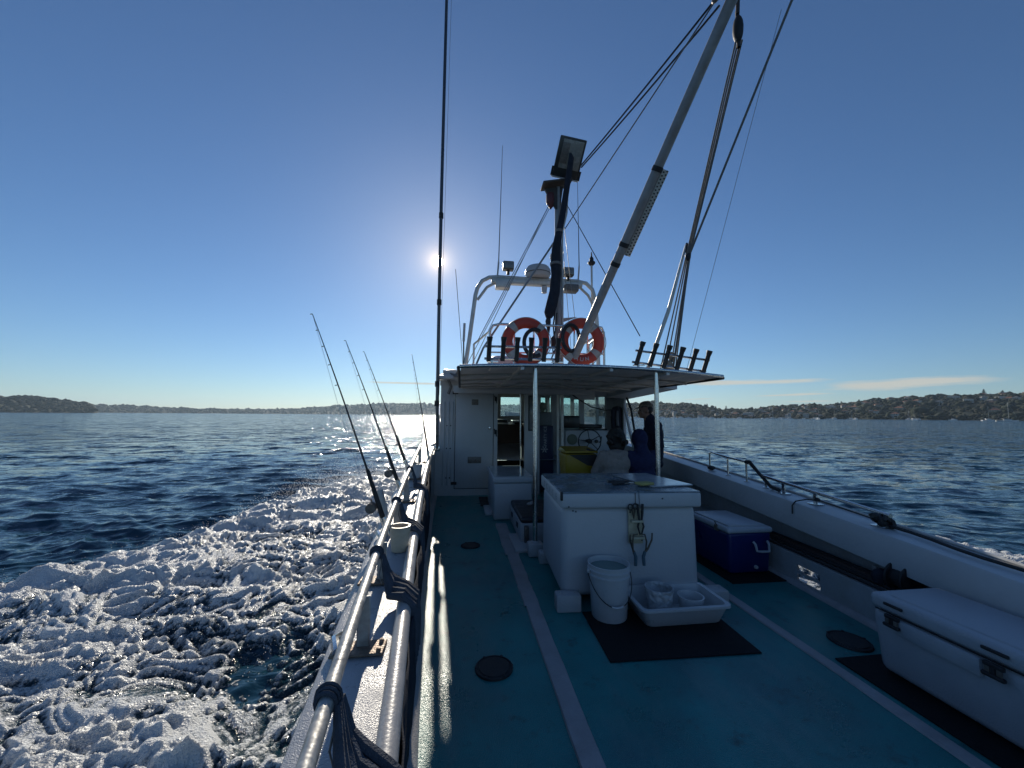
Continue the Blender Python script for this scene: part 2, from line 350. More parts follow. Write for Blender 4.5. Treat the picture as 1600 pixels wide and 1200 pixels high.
def make_wake(name, side, r0, az0, az1, daz, label):
    r = [r0]
    while r[-1] < 15.5: r.append(r[-1] + max(0.02, 0.0048 * r[-1]))
    r = np.array(r); th = np.arange(R(az0), R(az1), R(daz))
    rr, tt = np.meshgrid(r, th, indexing='ij'); x = (rr * np.sin(tt)).ravel(); y = (rr * np.cos(tt)).ravel()
    xl = x if side < 0 else 2.86 - x                                  # mirrored to the port side
    edge = np.interp(y, WE_Y, WE_X); hull = hull_out(y)
    wob = 0.35 * fbm(x / 1.3, y / 1.3, 3, 21) + 0.10 * fbm(x / 0.25, y / 0.25, 2, 31)
    d_out = xl - edge + wob * 0.6                                      # >0 inside the wake
    mask = sstep(-0.05, 0.55, d_out) * (y < 13.6)
    wid = np.maximum(hull - edge, 0.5); q = np.clip((hull - xl) / wid, 0, 1)   # 0 at the hull, 1 at the edge
    # noise along the flow, warped
    ca, sa = math.cos(R(-14)), math.sin(R(-14)); u = (xl * ca - y * sa); v = (xl * sa + y * ca)
    wx = 0.28 * fbm(u / 0.9, v / 0.9, 2, 41); wy = 0.28 * fbm(u / 0.9, v / 0.9, 2, 51)
    U_, V_ = (u + wx) * 0.62, v + wy
    big = fbm(U_ / 1.15, V_ / 1.15, 3, 61)
    mid = 2.6 * np.abs(fbm(U_ / 0.42, V_ / 0.42, 2, 71)) - 0.75
    sml = 2.6 * np.abs(fbm(U_ / 0.16, V_ / 0.16, 2, 81)) - 0.75
    fin = 2.6 * np.abs(pnoise(U_ / 0.06, V_ / 0.06, 91)) - 0.75
    mic = pnoise(U_ / 0.025, V_ / 0.025, 95)
    calm = sstep(0.24, 0.02, q) * sstep(5.0, 3.0, y)                    # smoother dark water close to the hull astern
    rough = 0.68 + 0.55 * sstep(-0.35, 0.45, fbm(U_ / 0.8, V_ / 0.8, 2, 101))        # churned and smoother patches
    h = 0.095 * big + (0.040 * mid * (0.8 + 0.6 * big) + 0.032 * sml + 0.017 * fin + 0.008 * mic) * rough * (1 - 0.55 * calm)
    bow = np.exp(-((y - 10.6) / 2.1) ** 2) * np.exp(-((q - 0.45) / 0.42) ** 2)
    lip = np.exp(-((d_out - 0.45) / 0.4) ** 2)
    h = h + 0.30 * bow + 0.07 * lip + 0.06 * np.exp(-((q - 0.5) / 0.3) ** 2)
    foam = 0.83 + 0.26 * big + 0.16 * mid + 0.20 * sml + 0.16 * fin + 0.30 * bow + 0.12 * lip - 0.42 * calm
    foam = np.clip(foam, 0, 1) * sstep(0.0, 0.35, mask)
    dx, dy, z = sea_disp(x, y, np.full_like(x, 0.12))
    co = np.stack([x + dx * (1 - mask), y + dy * (1 - mask), WATER_Z + z + h * mask + 0.075 * mask - 0.14 * (1 - mask)], 1)
    F = grid_faces(len(r), len(th)); keep = (mask[F].max(1) > 0.02) & (xl[F].min(1) < hull[F].max(1) + 0.25)
    F = F[keep]; used = np.unique(F); idx = np.full(len(co), -1); idx[used] = np.arange(len(used))
    o = big_mesh(name, co[used], idx[F], M_FOAM)
    at = o.data.attributes.new('foam', 'FLOAT', 'POINT'); at.data.foreach_set('value', foam[used].astype(np.float32))
    return tag(o, label, 'foam', kind='stuff')
make_wake('wake_foam', -1, 2.3, -76, -4, 0.125, 'churned white wake foam streaming past the port side')
make_wake('wake_foam', 1, 4.2, 38, 74, 0.2, 'strip of white wake foam off the starboard side')
def make_spray():
    rs = np.random.RandomState(5); n = 22000
    y = rs.normal(10.6, 1.5, n); q = rs.beta(2.0, 2.0, n) * 1.0
    e = np.interp(y, WE_Y, WE_X); hl = hull_out(y); x = hl + (e - hl) * q
    z = WATER_Z + 0.12 + 0.26 * np.exp(-((y - 10.6) / 2.1) ** 2) + np.abs(rs.exponential(0.15, n)) * np.exp(-((y - 10.8) / 2.0) ** 2) * 1.25
    n2 = 4500; y2 = rs.uniform(2, 9, n2); e2 = np.interp(y2, WE_Y, WE_X); h2 = hull_out(y2); x2 = h2 + (e2 - h2) * rs.uniform(0.15, 0.98, n2); z2 = WATER_Z + 0.1 + rs.exponential(0.05, n2)
    c = np.stack([np.r_[x, x2], np.r_[y, y2], np.r_[z, z2]], 1); s = rs.uniform(0.0025, 0.008, len(c))[:, None, None] * np.r_[np.ones(n), np.full(n2, 0.55)][:, None, None]
    oc = np.array([(1, 0, 0), (-1, 0, 0), (0, 1, 0), (0, -1, 0), (0, 0, 1), (0, 0, -1)], float)
    V = (c[:, None, :] + oc[None] * s).reshape(-1, 3)
    f = np.array([(0, 2, 4), (2, 1, 4), (1, 3, 4), (3, 0, 4), (2, 0, 5), (1, 2, 5), (3, 1, 5), (0, 3, 5)])
    F = (f[None] + 6 * np.arange(len(c))[:, None, None]).reshape(-1, 3)
    m = bpy.data.materials.new('spray_drops'); m.use_nodes = True; t = m.node_tree; b = t.nodes['Principled BSDF']
    b.inputs['Base Color'].default_value = (0.9, 0.92, 0.93, 1); b.inputs['Roughness'].default_value = 0.25
    tr = t.nodes.new('ShaderNodeBsdfTranslucent'); tr.inputs[0].default_value = (0.9, 0.92, 0.93, 1); mx = t.nodes.new('ShaderNodeMixShader'); mx.inputs[0].default_value = 0.75
    t.links.new(b.outputs[0], mx.inputs[1]); t.links.new(tr.outputs[0], mx.inputs[2])
    tp = t.nodes.new('ShaderNodeBsdfTransparent'); m2 = t.nodes.new('ShaderNodeMixShader'); m2.inputs[0].default_value = 0.45; t.links.new(mx.outputs[0], m2.inputs[1]); t.links.new(tp.outputs[0], m2.inputs[2]); t.links.new(m2.outputs[0], t.nodes['Material Output'].inputs['Surface'])
    return tag(big_mesh('sea_spray', V, F, m), 'fine droplets thrown up by the bow wave', 'spray', kind='stuff')
make_spray()

# ================================================================ THE SHORES
M_LAND = mat('shore_ground', (0.045, 0.05, 0.032), 0.9, var=0.4, scale=0.05, spec=0.1, dirt=(0.10, 0.085, 0.06), dirt_scale=0.03, dirt_amt=0.5)
def foliage_mat(name, c):
    return mat(name, c, 0.85, var=0.5, scale=0.12, spec=0.15)
M_WOOD = [foliage_mat('woodland_dark', (0.016, 0.024, 0.014)), foliage_mat('woodland_mid', (0.024, 0.033, 0.018)), foliage_mat('woodland_dry', (0.036, 0.036, 0.024))]
ICO = None
def ico():
    global ICO
    if ICO is None:
        bm = bmesh.new(); bmesh.ops.create_icosphere(bm, subdivisions=1, radius=1.0); bm.verts.index_update()
        ICO = (np.array([v.co[:] for v in bm.verts]), np.array([[v.index for v in f.verts] for f in bm.faces])); bm.free()
    return ICO
LANDS = {}
def make_land(name, r0, depth, tab, label, beach=0.8, seed=1):
    A = np.array([t[0] for t in tab]); E = np.array([t[1] for t in tab])
    az = np.arange(A[0], A[-1] + 0.01, 0.12); S = np.linspace(0, 1.5, 34)
    def H(a, s, nz=True):
        el = np.interp(a, A, E); r = r0 + depth
        top = np.maximum(np.tan(np.radians(el)) * r + 2.15 - 3.0, 0.5)            # crowns stand on top of it
        prof = np.where(s < 1, sstep(0, 1, s) ** 0.8, 1 - 0.5 * (s - 1))
        h = WATER_Z + beach * np.clip(s * 12, 0, 1) + top * prof
        if nz: h = h + np.minimum(s * 6, 1) * top * 0.09 * fbm(a * r0 / 5200, s * depth / 90, 3, seed)
        return np.where(s < 0.004, WATER_Z - 1.0, h)
    aa, ss = np.meshgrid(az, S, indexing='ij'); rr = r0 + ss * depth + 18 * fbm(aa / 2.3, aa * 0 + seed, 3, seed + 9) * (1 - ss * 0.5)
    z = H(aa, ss)
    co = np.stack([rr * np.sin(np.radians(aa)), rr * np.cos(np.radians(aa)), z], -1).reshape(-1, 3)
    o = big_mesh(name, co, grid_faces(len(az), len(S))[:, ::-1], M_LAND)
    LANDS[name] = (r0, depth, H, A, seed)
    return tag(o, label, 'land', kind='structure')
def land_pt(name, a, s):
    r0, depth, H, A, seed = LANDS[name]; a = np.asarray(a, float); s = np.asarray(s, float)
    r = r0 + s * depth + 18 * fbm(a / 2.3, a * 0 + seed, 3, seed + 9) * (1 - s * 0.5)
    return np.stack([r * np.sin(np.radians(a)), r * np.cos(np.radians(a)), H(a, s)], -1)
make_land('headland', 1400, 220, [(-60, 1.2), (-51.6, 1.25), (-48.8, 1.28), (-45.6, 1.31), (-43.8, 1.27), (-41.9, 1.09), (-40.4, 0.76), (-39.8, 0.26), (-39.6, 0.0)], 'dark wooded headland at the left edge', seed=2)
make_land('far_shore', 2300, 420, [(-48, 0.7), (-40.6, 0.69), (-37.5, 0.7), (-35.0, 0.54), (-32.2, 0.45), (-29.3, 0.42), (-24.8, 0.48), (-20.5, 0.71), (-17.5, 1.01), (-12.6, 1.36), (-7.4, 1.53), (-3.8, 1.39), (3.7, 1.38), (13.2, 1.54), (20.6, 1.65), (25.9, 1.65), (32, 1.4)], 'low hazy shore across the water ahead', seed=3)
make_land('hillside', 700, 330, [(18.5, 0.7), (19.7, 0.91), (23.7, 1.65), (27.6, 1.82), (30.9, 1.63), (33.3, 1.53), (34.8, 1.1), (36.3, 0.85), (39.8, 0.85), (42.5, 1.24), (47.3, 1.42), (49.5, 1.68), (51.5, 1.92), (54.4, 2.12), (56.9, 2.1), (58.9, 2.16), (60.7, 2.21), (65.3, 2.12), (72, 1.9)], 'hillside suburb shore on the right', seed=4)
def make_wood(land, n, smin, smax, size, label, seed, a0=None, a1=None, flat=0.7):
    rs = np.random.RandomState(seed); A = LANDS[land][3]
    a = rs.uniform(a0 if a0 is not None else A[0] + .3, a1 if a1 is not None else A[-1] - .3, n); s = smin + (smax - smin) * rs.uniform(0, 1, n) ** 0.85
    keep = (fbm(a * 1.7, s * 9, 2, seed) > -0.45) | (s > 0.93) & (s < 1.05); a = a[keep]; s = s[keep]; n = len(a)
    P = land_pt(land, a, s); r = size * np.exp(rs.normal(0, 0.42, n))
    v, f = ico(); nv = len(v)
    jit = 1 + rs.uniform(-0.38, 0.38, (n, nv, 1))
    sc = np.stack([r, r, r * flat * rs.uniform(0.75, 1.25, n)], 1)[:, None, :]
    V = P[:, None, :] + v[None] * jit * sc; V[:, :, 2] += (r * 0.55)[:, None]
    F = (f[None] + nv * np.arange(n)[:, None, None]).reshape(-1, 3)
    o = big_mesh('woodland', V.reshape(-1, 3), F, M_WOOD, smooth=True)
    o.data.polygons.foreach_set('material_index', np.repeat(rs.choice(3, n, p=[0.5, 0.35, 0.15]), len(f)).astype(np.int32))
    return tag(o, label, 'trees', kind='stuff')
ORD = ['second', 'third', 'fourth', 'fifth', 'sixth', 'seventh', 'eighth', 'ninth', 'tenth', 'eleventh', 'twelfth', 'thirteenth', 'fourteenth', 'fifteenth']
def single_out(objs):
    """things that would share a label are told apart by their order from left to right"""
    d_ = {}
    for o in objs: d_.setdefault(o['label'], []).append(o)
    for lab, l in d_.items():
        if len(l) < 2: continue
        l.sort(key=lambda o: math.atan2(o.location.x, o.location.y))
        for k, o in enumerate(l): o['label'] = lab + (', leftmost' if k == 0 else ', rightmost' if k == len(l) - 1 else ', ' + ORD[k - 1] + ' from left')
make_wood('headland', 4000, 0.02, 1.1, 3.4, 'dark trees covering the headland at the left edge', 12)
make_wood('far_shore', 6000, 0.0, 1.1, 4.0, 'hazy trees along the low shore ahead', 13, a0=-42, a1=26)
make_wood('hillside', 9000, 0.01, 1.08, 2.2, 'trees and gardens covering the hillside suburb', 14, a0=19, a1=70)
# houses on the hillside, moored boats, tall conifers
HM = [mat('render_white', (0.42, 0.41, 0.38), 0.8, var=0.1, scale=0.3), mat('render_cream', (0.30, 0.27, 0.22), 0.8, var=0.1, scale=0.3), mat('brick_red', (0.22, 0.11, 0.08), 0.85, var=0.15, scale=0.4),
      mat('tile_terracotta', (0.24, 0.10, 0.06), 0.8, var=0.2, scale=0.4), mat('tile_grey', (0.16, 0.16, 0.165), 0.8, var=0.2, scale=0.4), mat('roof_metal', (0.42, 0.43, 0.43), 0.5, var=0.1, scale=0.4), mat('house_glass', (0.03, 0.035, 0.04), 0.1)]
def house_mesh(i):
    w, d, h = [(11, 9, 6), (14, 9, 4), (9, 9, 7), (18, 11, 8), (12, 10, 3.4)][i]
    wall, roof = [(0, 3), (1, 3), (0, 4), (0, 5), (2, 4)][i]
    b = MB(); b.box((0, 0, h / 2 - 1), (w, d, h + 2), mi=0)
    o = 0.6; rh = [2.6, 2.8, 2.2, 0.6, 2.8][i]; x, y = w / 2 + o, d / 2 + o; rx = x - y if x > y else 0.1
    b.add([(-x, -y, h), (x, -y, h), (x, y, h), (-x, y, h), (-rx, 0, h + rh), (rx, 0, h + rh), (-x, -y, h - .3), (x, -y, h - .3), (x, y, h - .3), (-x, y, h - .3)],
          [(0, 1, 5, 4), (1, 2, 5), (2, 3, 4, 5), (3, 0, 4), (6, 7, 1, 0), (7, 8, 2, 1), (8, 9, 3, 2), (9, 6, 0, 3), (9, 8, 7, 6)], 1)
    for fl in range(max(1, int(h / 3))):
        for k in range(int(w / 3)):
            b.box((-w / 2 + 1.7 + k * 3, -d / 2 - 0.02, 1.6 + fl * 3), (1.7, 0.1, 1.3), mi=2)
    o_ = b.build('house', [HM[wall], HM[roof], HM[6]], smooth=False); me = o_.data; bpy.data.objects.remove(o_); return me
HMESH = [house_mesh(i) for i in range(5)]
HLAB = ['two storey white house with terracotta roof', 'low cream house with terracotta roof', 'white two storey house with grey roof', 'broad white flat roofed block', 'small brick house with grey roof']
def zone(a): return 'right of the wheelhouse' if a < 34 else 'in the hills dip' if a < 42 else 'on the middle hillside' if a < 50 else 'above the wooded slope' if a < 58 else 'at the right edge'
def level(s): return 'low ' if s < .2 else 'midway ' if s < .6 else 'high '
rs = np.random.RandomState(21); placed = []
while len(placed) < 165:
    a = rs.uniform(30, 69) if rs.rand() < 0.88 else rs.uniform(22, 30); s = rs.uniform(0.05, 0.98) ** (0.8 if a > 48 else 1.1)
    if a < 40 and s > 0.45: continue
    if 54.5 < a < 58 and s < 0.45 and rs.rand() < 0.85: continue
    p = land_pt('hillside', a, s)
    if any((p[0] - q[0]) ** 2 + (p[1] - q[1]) ** 2 < 12 ** 2 for q in placed): continue
    placed.append(p); i = int(rs.choice(5, p=[.24, .25, .2, .08, .23])); k = rs.uniform(.5, .78)
    o = bpy.data.objects.new('house', HMESH[i]); o.location = (p[0], p[1], p[2] + 0.8); o.rotation_euler = (0, 0, R(-a + rs.normal(0, 25))); o.scale = (k, k, k); COL.objects.link(o)
    tag(o, HLAB[i] + ' ' + level(s) + zone(a), 'house', 'houses on the hillside')
def conifer(a, s, h, label, group):
    p = land_pt('hillside', a, s); t = thing('conifer_tree', (float(p[0]), float(p[1]), float(p[2])), label, 'tree', group)
    b = MB(); b.tube([(p[0], p[1], p[2] - 1), (p[0], p[1], p[2] + h)], [0.4, 0.08], 6); b.build('trunk', mat('conifer_bark', (0.06, 0.045, 0.035), 0.9), t)
    c = MB(); r2 = random.Random(int(a * 100)); n = 11
    for k in range(n):                                  # whorls of drooping branches
        z = p[2] + h * (0.18 + 0.8 * k / n); rad = h * 0.21 * (1 - k / n) ** 0.8 + 0.4
        for j in range(9):
            an = 2 * math.pi * (j + r2.random() * 0.6) / 9; L_ = rad * r2.uniform(0.7, 1.15)
            e = (p[0] + math.cos(an) * L_, p[1] + math.sin(an) * L_, z - 0.12 * L_ + r2.uniform(-.3, .5)); w = 0.16 * L_ + 0.3
            c.add([(p[0], p[1], z + 0.5), (e[0] - math.sin(an) * w, e[1] + math.cos(an) * w, e[2]), (e[0] + math.cos(an) * w, e[1] + math.sin(an) * w, e[2] + 0.3), (e[0] + math.sin(an) * w, e[1] - math.cos(an) * w, e[2]), (p[0], p[1], z - 0.3)], [(0, 1, 2), (0, 2, 3), (4, 2, 1), (4, 3, 2)])
    c.build('crown', M_WOOD[0], t, smooth=False, fix=False)
conifer(58.4, 0.97, 13, 'largest broad conifer standing on the right hand ridge', None)
for a, s, h in ((59.5, 0.98, 9.5), (49.6, 0.97, 9), (48.1, 0.97, 9), (34.4, 0.8, 12), (34.9, 0.75, 10), (35.4, 0.8, 9.5), (36.6, 0.7, 14), (39.5, 0.8, 10), (41.5, 0.95, 8), (47.8, 0.97, 8)):
    conifer(a, s, h, ('tall narrow conifer ' if h > 9.2 else 'shorter narrow conifer ') + 'rising above the skyline ' + zone(a), 'skyline conifers')
M_GEL = mat('gelcoat_white', (0.78, 0.78, 0.76), 0.25, var=0.05)
M_SPAR = mat('alloy_spar', (0.5, 0.5, 0.5), 0.4, metal=0.6)
def small_boat_mesh(L_, W_, cabin, mast):
    b = MB(); rings = []
    for k in range(7):
        t = k / 6; x = -L_ / 2 + L_ * t; w = W_ / 2 * (1 - max(0, (t - 0.45) / 0.55) ** 2 * 0.97); h = 0.75 + 0.35 * t
        rings.append([(x, -w, h), (x, -w * 0.7, -0.2), (x, w * 0.7, -0.2), (x, w, h)])
    b.loft(rings)
    if cabin:
        b.rbox((L_ * 0.02, 0, 1.35), (L_ * 0.38, W_ * 0.62, 0.9), 0.15); b.box((L_ * 0.02, 0, 1.45), (L_ * 0.385, W_ * 0.63, 0.28), mi=1); b.rbox((-L_ * 0.06, 0, 2.05), (L_ * 0.28, W_ * 0.6, 0.12), 0.05)
    if mast:
        b.tube([(L_ * 0.08, 0, 0.8), (L_ * 0.08, 0, mast)], 0.07, 6, mi=2); b.tube([(L_ * 0.08, 0, 1.9), (-L_ * 0.36, 0, 1.9)], 0.1, 6, mi=2)
        b.tube([(L_ * 0.08, 0, mast), (L_ * 0.49, 0, 1.0)], 0.02, 4, mi=2); b.tube([(L_ * 0.08, 0, mast), (-L_ * 0.49, 0, 0.9)], 0.02, 4, mi=2)
    o = b.build('boat', [M_GEL, HM[6], M_SPAR]); me = o.data; bpy.data.objects.remove(o); return me
BM_ = [small_boat_mesh(7, 2.5, True, 0), small_boat_mesh(8.5, 2.7, True, 11), small_boat_mesh(5.5, 2.1, False, 0)]
BL = ['small white cabin boat moored along the far right shore', 'white sailing boat moored along the far right shore', 'open white dinghy moored along the far right shore']
for k in range(46):
    a = rs.uniform(28, 57) if k < 38 else rs.uniform(20, 28); i = int(rs.choice(3, p=[.55, .2, .25])); r_ = rs.uniform(560, 672)
    if a > 53 and r_ < 640: r_ = 650
    o = bpy.data.objects.new('moored_boat', BM_[i]); o.location = (r_ * math.sin(R(a)), r_ * math.cos(R(a)), WATER_Z + 0.1); o.rotation_euler = (0, 0, R(-a + rs.uniform(-70, 70))); COL.objects.link(o)
    tag(o, BL[i].replace('along the far right shore', 'below ' + ('the hill right of the wheelhouse' if a < 34 else 'the dip of the hills' if a < 42 else 'the middle hillside' if a < 50 else 'the wooded slope')), 'boat', 'moored boats')
def lone_boat(name, me, a, r_, rot, label):
    o = bpy.data.objects.new(name, me); o.location = (r_ * math.sin(R(a)), r_ * math.cos(R(a)), WATER_Z + 0.1); o.rotation_euler = (0, 0, R(rot)); COL.objects.link(o); tag(o, label, 'boat')
lone_boat('motor_cruiser', small_boat_mesh(10.5, 3.6, True, 0), 54.0, 540, 20, 'bright white motor cruiser off the wooded part of the right shore')
lone_boat('sailing_yacht', small_boat_mesh(11.5, 3.2, True, 15), 59.6, 500, -50, 'white sailing yacht with bare mast near the right edge')
lone_boat('sailing_yacht', small_boat_mesh(10, 2.8, True, 14), 58.5, 600, -20, 'farther bare masted yacht close in under the right hand trees')
for kind_ in ('house', 'moored_boat', 'conifer_tree'): single_out([o for o in COL.objects if o.parent is None and o.name.split('.')[0] == kind_])

# ================================================================ THE BOAT (deck level z = 0, bow towards +Y)
M_WHITE = mat('boat_paint_white', (0.46, 0.47, 0.48), 0.38, var=0.05, scale=3, bump=0.12, bscale=30, dirt=(0.42, 0.40, 0.37), dirt_scale=1.6, dirt_amt=0.32)
M_WHITE2 = mat('boat_paint_worn', (0.40, 0.41, 0.42), 0.45, var=0.08, scale=4, bump=0.2, bscale=45, dirt=(0.30, 0.26, 0.21), dirt_scale=3.2, dirt_amt=0.5)
M_CAP = mat('gunwale_paint_wet', (0.40, 0.41, 0.43), 0.33, var=0.06, scale=9, bump=0.8, bscale=230, dirt=(0.40, 0.31, 0.22), dirt_scale=1.1, dirt_amt=0.35, rvar=0.16)
M_STEEL = mat('stainless_tube', (0.62, 0.62, 0.61), 0.22, metal=1.0, var=0.08, scale=14, bump=0.08, bscale=60)
M_GALV = mat('galvanised_pipe', (0.40, 0.40, 0.385), 0.45, metal=0.5, var=0.25, scale=16, bump=0.12, bscale=60, dirt=(0.22, 0.19, 0.16), dirt_scale=9, dirt_amt=0.5, rvar=0.16)
M_ALU = mat('painted_alloy', (0.60, 0.59, 0.55), 0.42, metal=0.25, var=0.1, scale=8, dirt=(0.33, 0.19, 0.11), dirt_scale=5, dirt_amt=0.4)
M_DARK = mat('black_rubber', (0.018, 0.018, 0.02), 0.6, var=0.3, scale=20, bump=0.2, bscale=90)
M_BLACKP = mat('black_plastic', (0.02, 0.02, 0.021), 0.35, var=0.15)
M_WOODIN = mat('cabin_timber', (0.075, 0.04, 0.025), 0.55, var=0.3, scale=5)
M_CANVAS = mat('canopy_panel_paint', (0.70, 0.68, 0.64), 0.55, var=0.08, scale=3, dirt=(0.28, 0.23, 0.18), dirt_scale=2, dirt_amt=0.4)
M_GREYP = mat('grey_deck_paint', (0.34, 0.34, 0.35), 0.42, var=0.12, scale=6, bump=0.4, bscale=130, dirt=(0.22, 0.20, 0.18), dirt_scale=4, dirt_amt=0.5)
M_CLOTH = mat('navy_canvas', (0.030, 0.034, 0.046), 0.9, var=0.25, scale=12, bump=0.5, bscale=220, spec=0.15)
def deck_material():
    m = mat('deck_paint_teal', (0.015, 0.21, 0.21), 0.34, var=0.20, scale=2.2, bump=0.8, bscale=150, spec=0.5, dirt=(0.03, 0.10, 0.13), dirt_scale=1.3, dirt_amt=0.55, rvar=0.09)
    t = m.node_tree; L = t.links.new; b = t.nodes['Principled BSDF']; src = b.inputs['Base Color'].links[0].from_socket
    tc = t.nodes.new('ShaderNodeTexCoord'); mp = t.nodes.new('ShaderNodeMapping'); mp.inputs['Scale'].default_value = (5, 1.2, 1); L(tc.outputs['Object'], mp.inputs[0])
    for sc, col, lo, hi, amt, vec in ((1.0, (0.11, 0.24, 0.24, 1), .50, .74, .65, mp.outputs[0]), (7.0, (0.02, 0.06, 0.065, 1), .57, .70, .75, tc.outputs['Object']), (38.0, (0.16, 0.25, 0.25, 1), .66, .75, .5, tc.outputs['Object'])):
        n = t.nodes.new('ShaderNodeTexNoise'); n.inputs['Scale'].default_value = sc; n.inputs['Detail'].default_value = 8; n.inputs['Roughness'].default_value = .68; L(vec, n.inputs['Vector'])
        r = t.nodes.new('ShaderNodeMapRange'); r.inputs[1].default_value = lo; r.inputs[2].default_value = hi; r.inputs[3].default_value = 0; r.inputs[4].default_value = amt; L(n.outputs['Fac'], r.inputs[0])
        x = t.nodes.new('ShaderNodeMix'); x.data_type = 'RGBA'; L(r.outputs[0], x.inputs[0]); L(src, x.inputs[6]); x.inputs[7].default_value = col; src = x.outputs[2]
    L(src, b.inputs['Base Color'])
    return m
M_DECK = deck_material()
def glass_material(name, tint, rough=0.02, fac=0.88):
    m = bpy.data.materials.new(name); m.use_nodes = True; t = m.node_tree; t.nodes.clear(); L = t.links.new
    tr = t.nodes.new('ShaderNodeBsdfTransparent'); tr.inputs[0].default_value = (*tint, 1); gl = t.nodes.new('ShaderNodeBsdfGlossy'); gl.inputs['Roughness'].default_value = rough; gl.inputs['Color'].default_value = (1, 1, 1, 1)
    fr = t.nodes.new('ShaderNodeFresnel'); fr.inputs[0].default_value = 1.5; mx = t.nodes.new('ShaderNodeMixShader'); L(fr.outputs[0], mx.inputs[0]); L(tr.outputs[0], mx.inputs[1]); L(gl.outputs[0], mx.inputs[2])
    di = t.nodes.new('ShaderNodeBsdfDiffuse'); di.inputs[0].default_value = (0.6, 0.65, 0.68, 1); m2 = t.nodes.new('ShaderNodeMixShader'); m2.inputs[0].default_value = 1 - fac; L(mx.outputs[0], m2.inputs[1]); L(di.outputs[0], m2.inputs[2])
    o = t.nodes.new('ShaderNodeOutputMaterial'); L(m2.outputs[0], o.inputs[0]); return m
M_GLASS = glass_material('window_glass', (0.80, 0.92, 0.92), 0.02, 0.95)
M_SALT = glass_material('salted_glass', (0.70, 0.78, 0.78), 0.1, 0.72)

CX = 1.43
def xin(Y):
    Yc = min(max(Y, 0.0), 8.0); x = -0.06 - 0.0975 * Yc + 0.0055 * Yc * Yc
    if Y > 8: x -= 0.06 * min(Y - 8, 2.2); q = min(max(Y - 9.6, 0) / 4.7, 1); x = x + (CX - x) * (1 - math.sqrt(max(0, 1 - q * q)))     # flared bow
    return x
def xfr(Y): return 2.90 - xin(Y) if Y <= 8 else 2 * CX - xin(Y) + 0.04 * max(0, 1 - (Y - 8))     # starboard gunwale face
def zs(Y): return 0.535 + 0.055 * max(Y, 0) + (0.16 * min(1, max(0, (Y - 8.4) / 1.6)) + 0.012 * (Y - 8) ** 1.5 if Y > 8 else 0)
YS = [-3.0, -2.2, -1.4, -0.7, 0, 0.5, 1, 1.5, 2, 2.5, 3.0, 3.5, 4, 4.5, 5, 5.5, 6, 6.5, 7, 7.5, 8, 8.6, 9.3, 10, 10.8, 11.6, 12.3, 12.9, 13.4, 13.8, 14.1, 14.28]
boat = thing('fishing_boat', (CX, 5.0, -0.6), 'white charter fishing boat with teal deck, wheelhouse and aft canopy', 'fishing boat')
B_ = boat
# hull shell, both sides; the starboard one has a freeing port cut through it
def hull_x(Y, z, side):
    g = xin(Y) - 0.305 if side < 0 else xfr(Y) + 0.37
    k = max(0, zs(Y) - z) * (0.10 + (0.25 * min(1, max(0, Y - 8) / 4)))
    x = g + k if side < 0 else g - k
    return min(x, CX - 0.02) if side < 0 else max(x, CX + 0.02)
hb = MB()
ysl = sorted(set(YS + [3.15, 4.2]))
for side in (-1, 1):
    for i in range(len(ysl) - 1):
        a, b = ysl[i], ysl[i + 1]
        zr = lambda Y: [-1.1, -0.5, 0.16, zs(Y) - 0.03]
        za, zb = zr(a), zr(b)
        for k in range(3):
            if side > 0 and k == 1 and 3.14 < a < 4.19: continue
            hb.add([(hull_x(a, za[k], side), a, za[k]), (hull_x(b, zb[k], side), b, zb[k]), (hull_x(b, zb[k + 1], side), b, zb[k + 1]), (hull_x(a, za[k + 1], side), a, za[k + 1])], [(0, 1, 2, 3)])
hb.add([(hull_x(-3, -1.1, -1), -3, -1.1), (hull_x(-3, -1.1, 1), -3, -1.1), (hull_x(-3, .5, 1), -3, .5), (hull_x(-3, .5, -1), -3, .5)], [(0, 1, 2, 3)])
hb.build('hull', M_WHITE, B_, fix=False, angle=60)
# deck
dk = MB(); rows = []
for Y in [-3 + 0.5 * k for k in range(25)]:
    if Y > 9.2: break
    xl, xr = xin(Y), 2.80 - xin(Y); rows.append([(xl + (xr - xl) * j / 8, Y, 0) for j in range(9)])
dk.sheet(rows); deck = dk.build('deck', M_DECK, B_, fix=False)
tag(deck, 'teal painted deck')
def stripe(x0, w, y0, y1, wob):
    b = MB(); n = 26; rr = random.Random(int(x0 * 100)); g = []
    for k in range(n):
        Y = y0 + (y1 - y0) * k / (n - 1); j = [rr.uniform(-.004, .004) for _ in range(4)]; x = x0 + wob * math.sin(k * .5)
        g.append([(x - w / 2 + j[0], Y, 0.002), (x - w / 2 + .006 + j[0], Y, 0.012), (x + w / 2 - .006 + j[1], Y, 0.012), (x + w / 2 + j[1], Y, 0.002)])
    b.sheet(g); b.build('deck_stripe', M_GREYP, deck, fix=True)
stripe(0.605, 0.115, -3, 3.2, 0.002); stripe(0.60, 0.13, 3.2, 4.35, 0.002); stripe(0.59, 0.16, 4.35, 5.6, 0.002); stripe(2.32, 0.085, -3, 4.6, 0.002)
for (x, y, r_) in ((0.227, 2.48, 0.115), (2.70, 2.47, 0.125), (0.136, 4.72, 0.11)):
    b = MB(); b.lathe([(0, 0.014), (r_ * 0.8, 0.014), (r_ * 0.82, 0.009), (r_ * 0.9, 0.009), (r_ * 0.92, 0.014), (r_, 0.012), (r_ * 1.02, 0.001)], (x, y, 0), 32)
    for k in range(6): a = k * math.pi / 3; b.lathe([(0, 0.019), (0.008, 0.018), (0.01, 0.013)], (x + r_ * 0.95 * math.cos(a), y + r_ * 0.95 * math.sin(a), 0), 8)
    b.build('hatch_cover', M_DARK, deck)
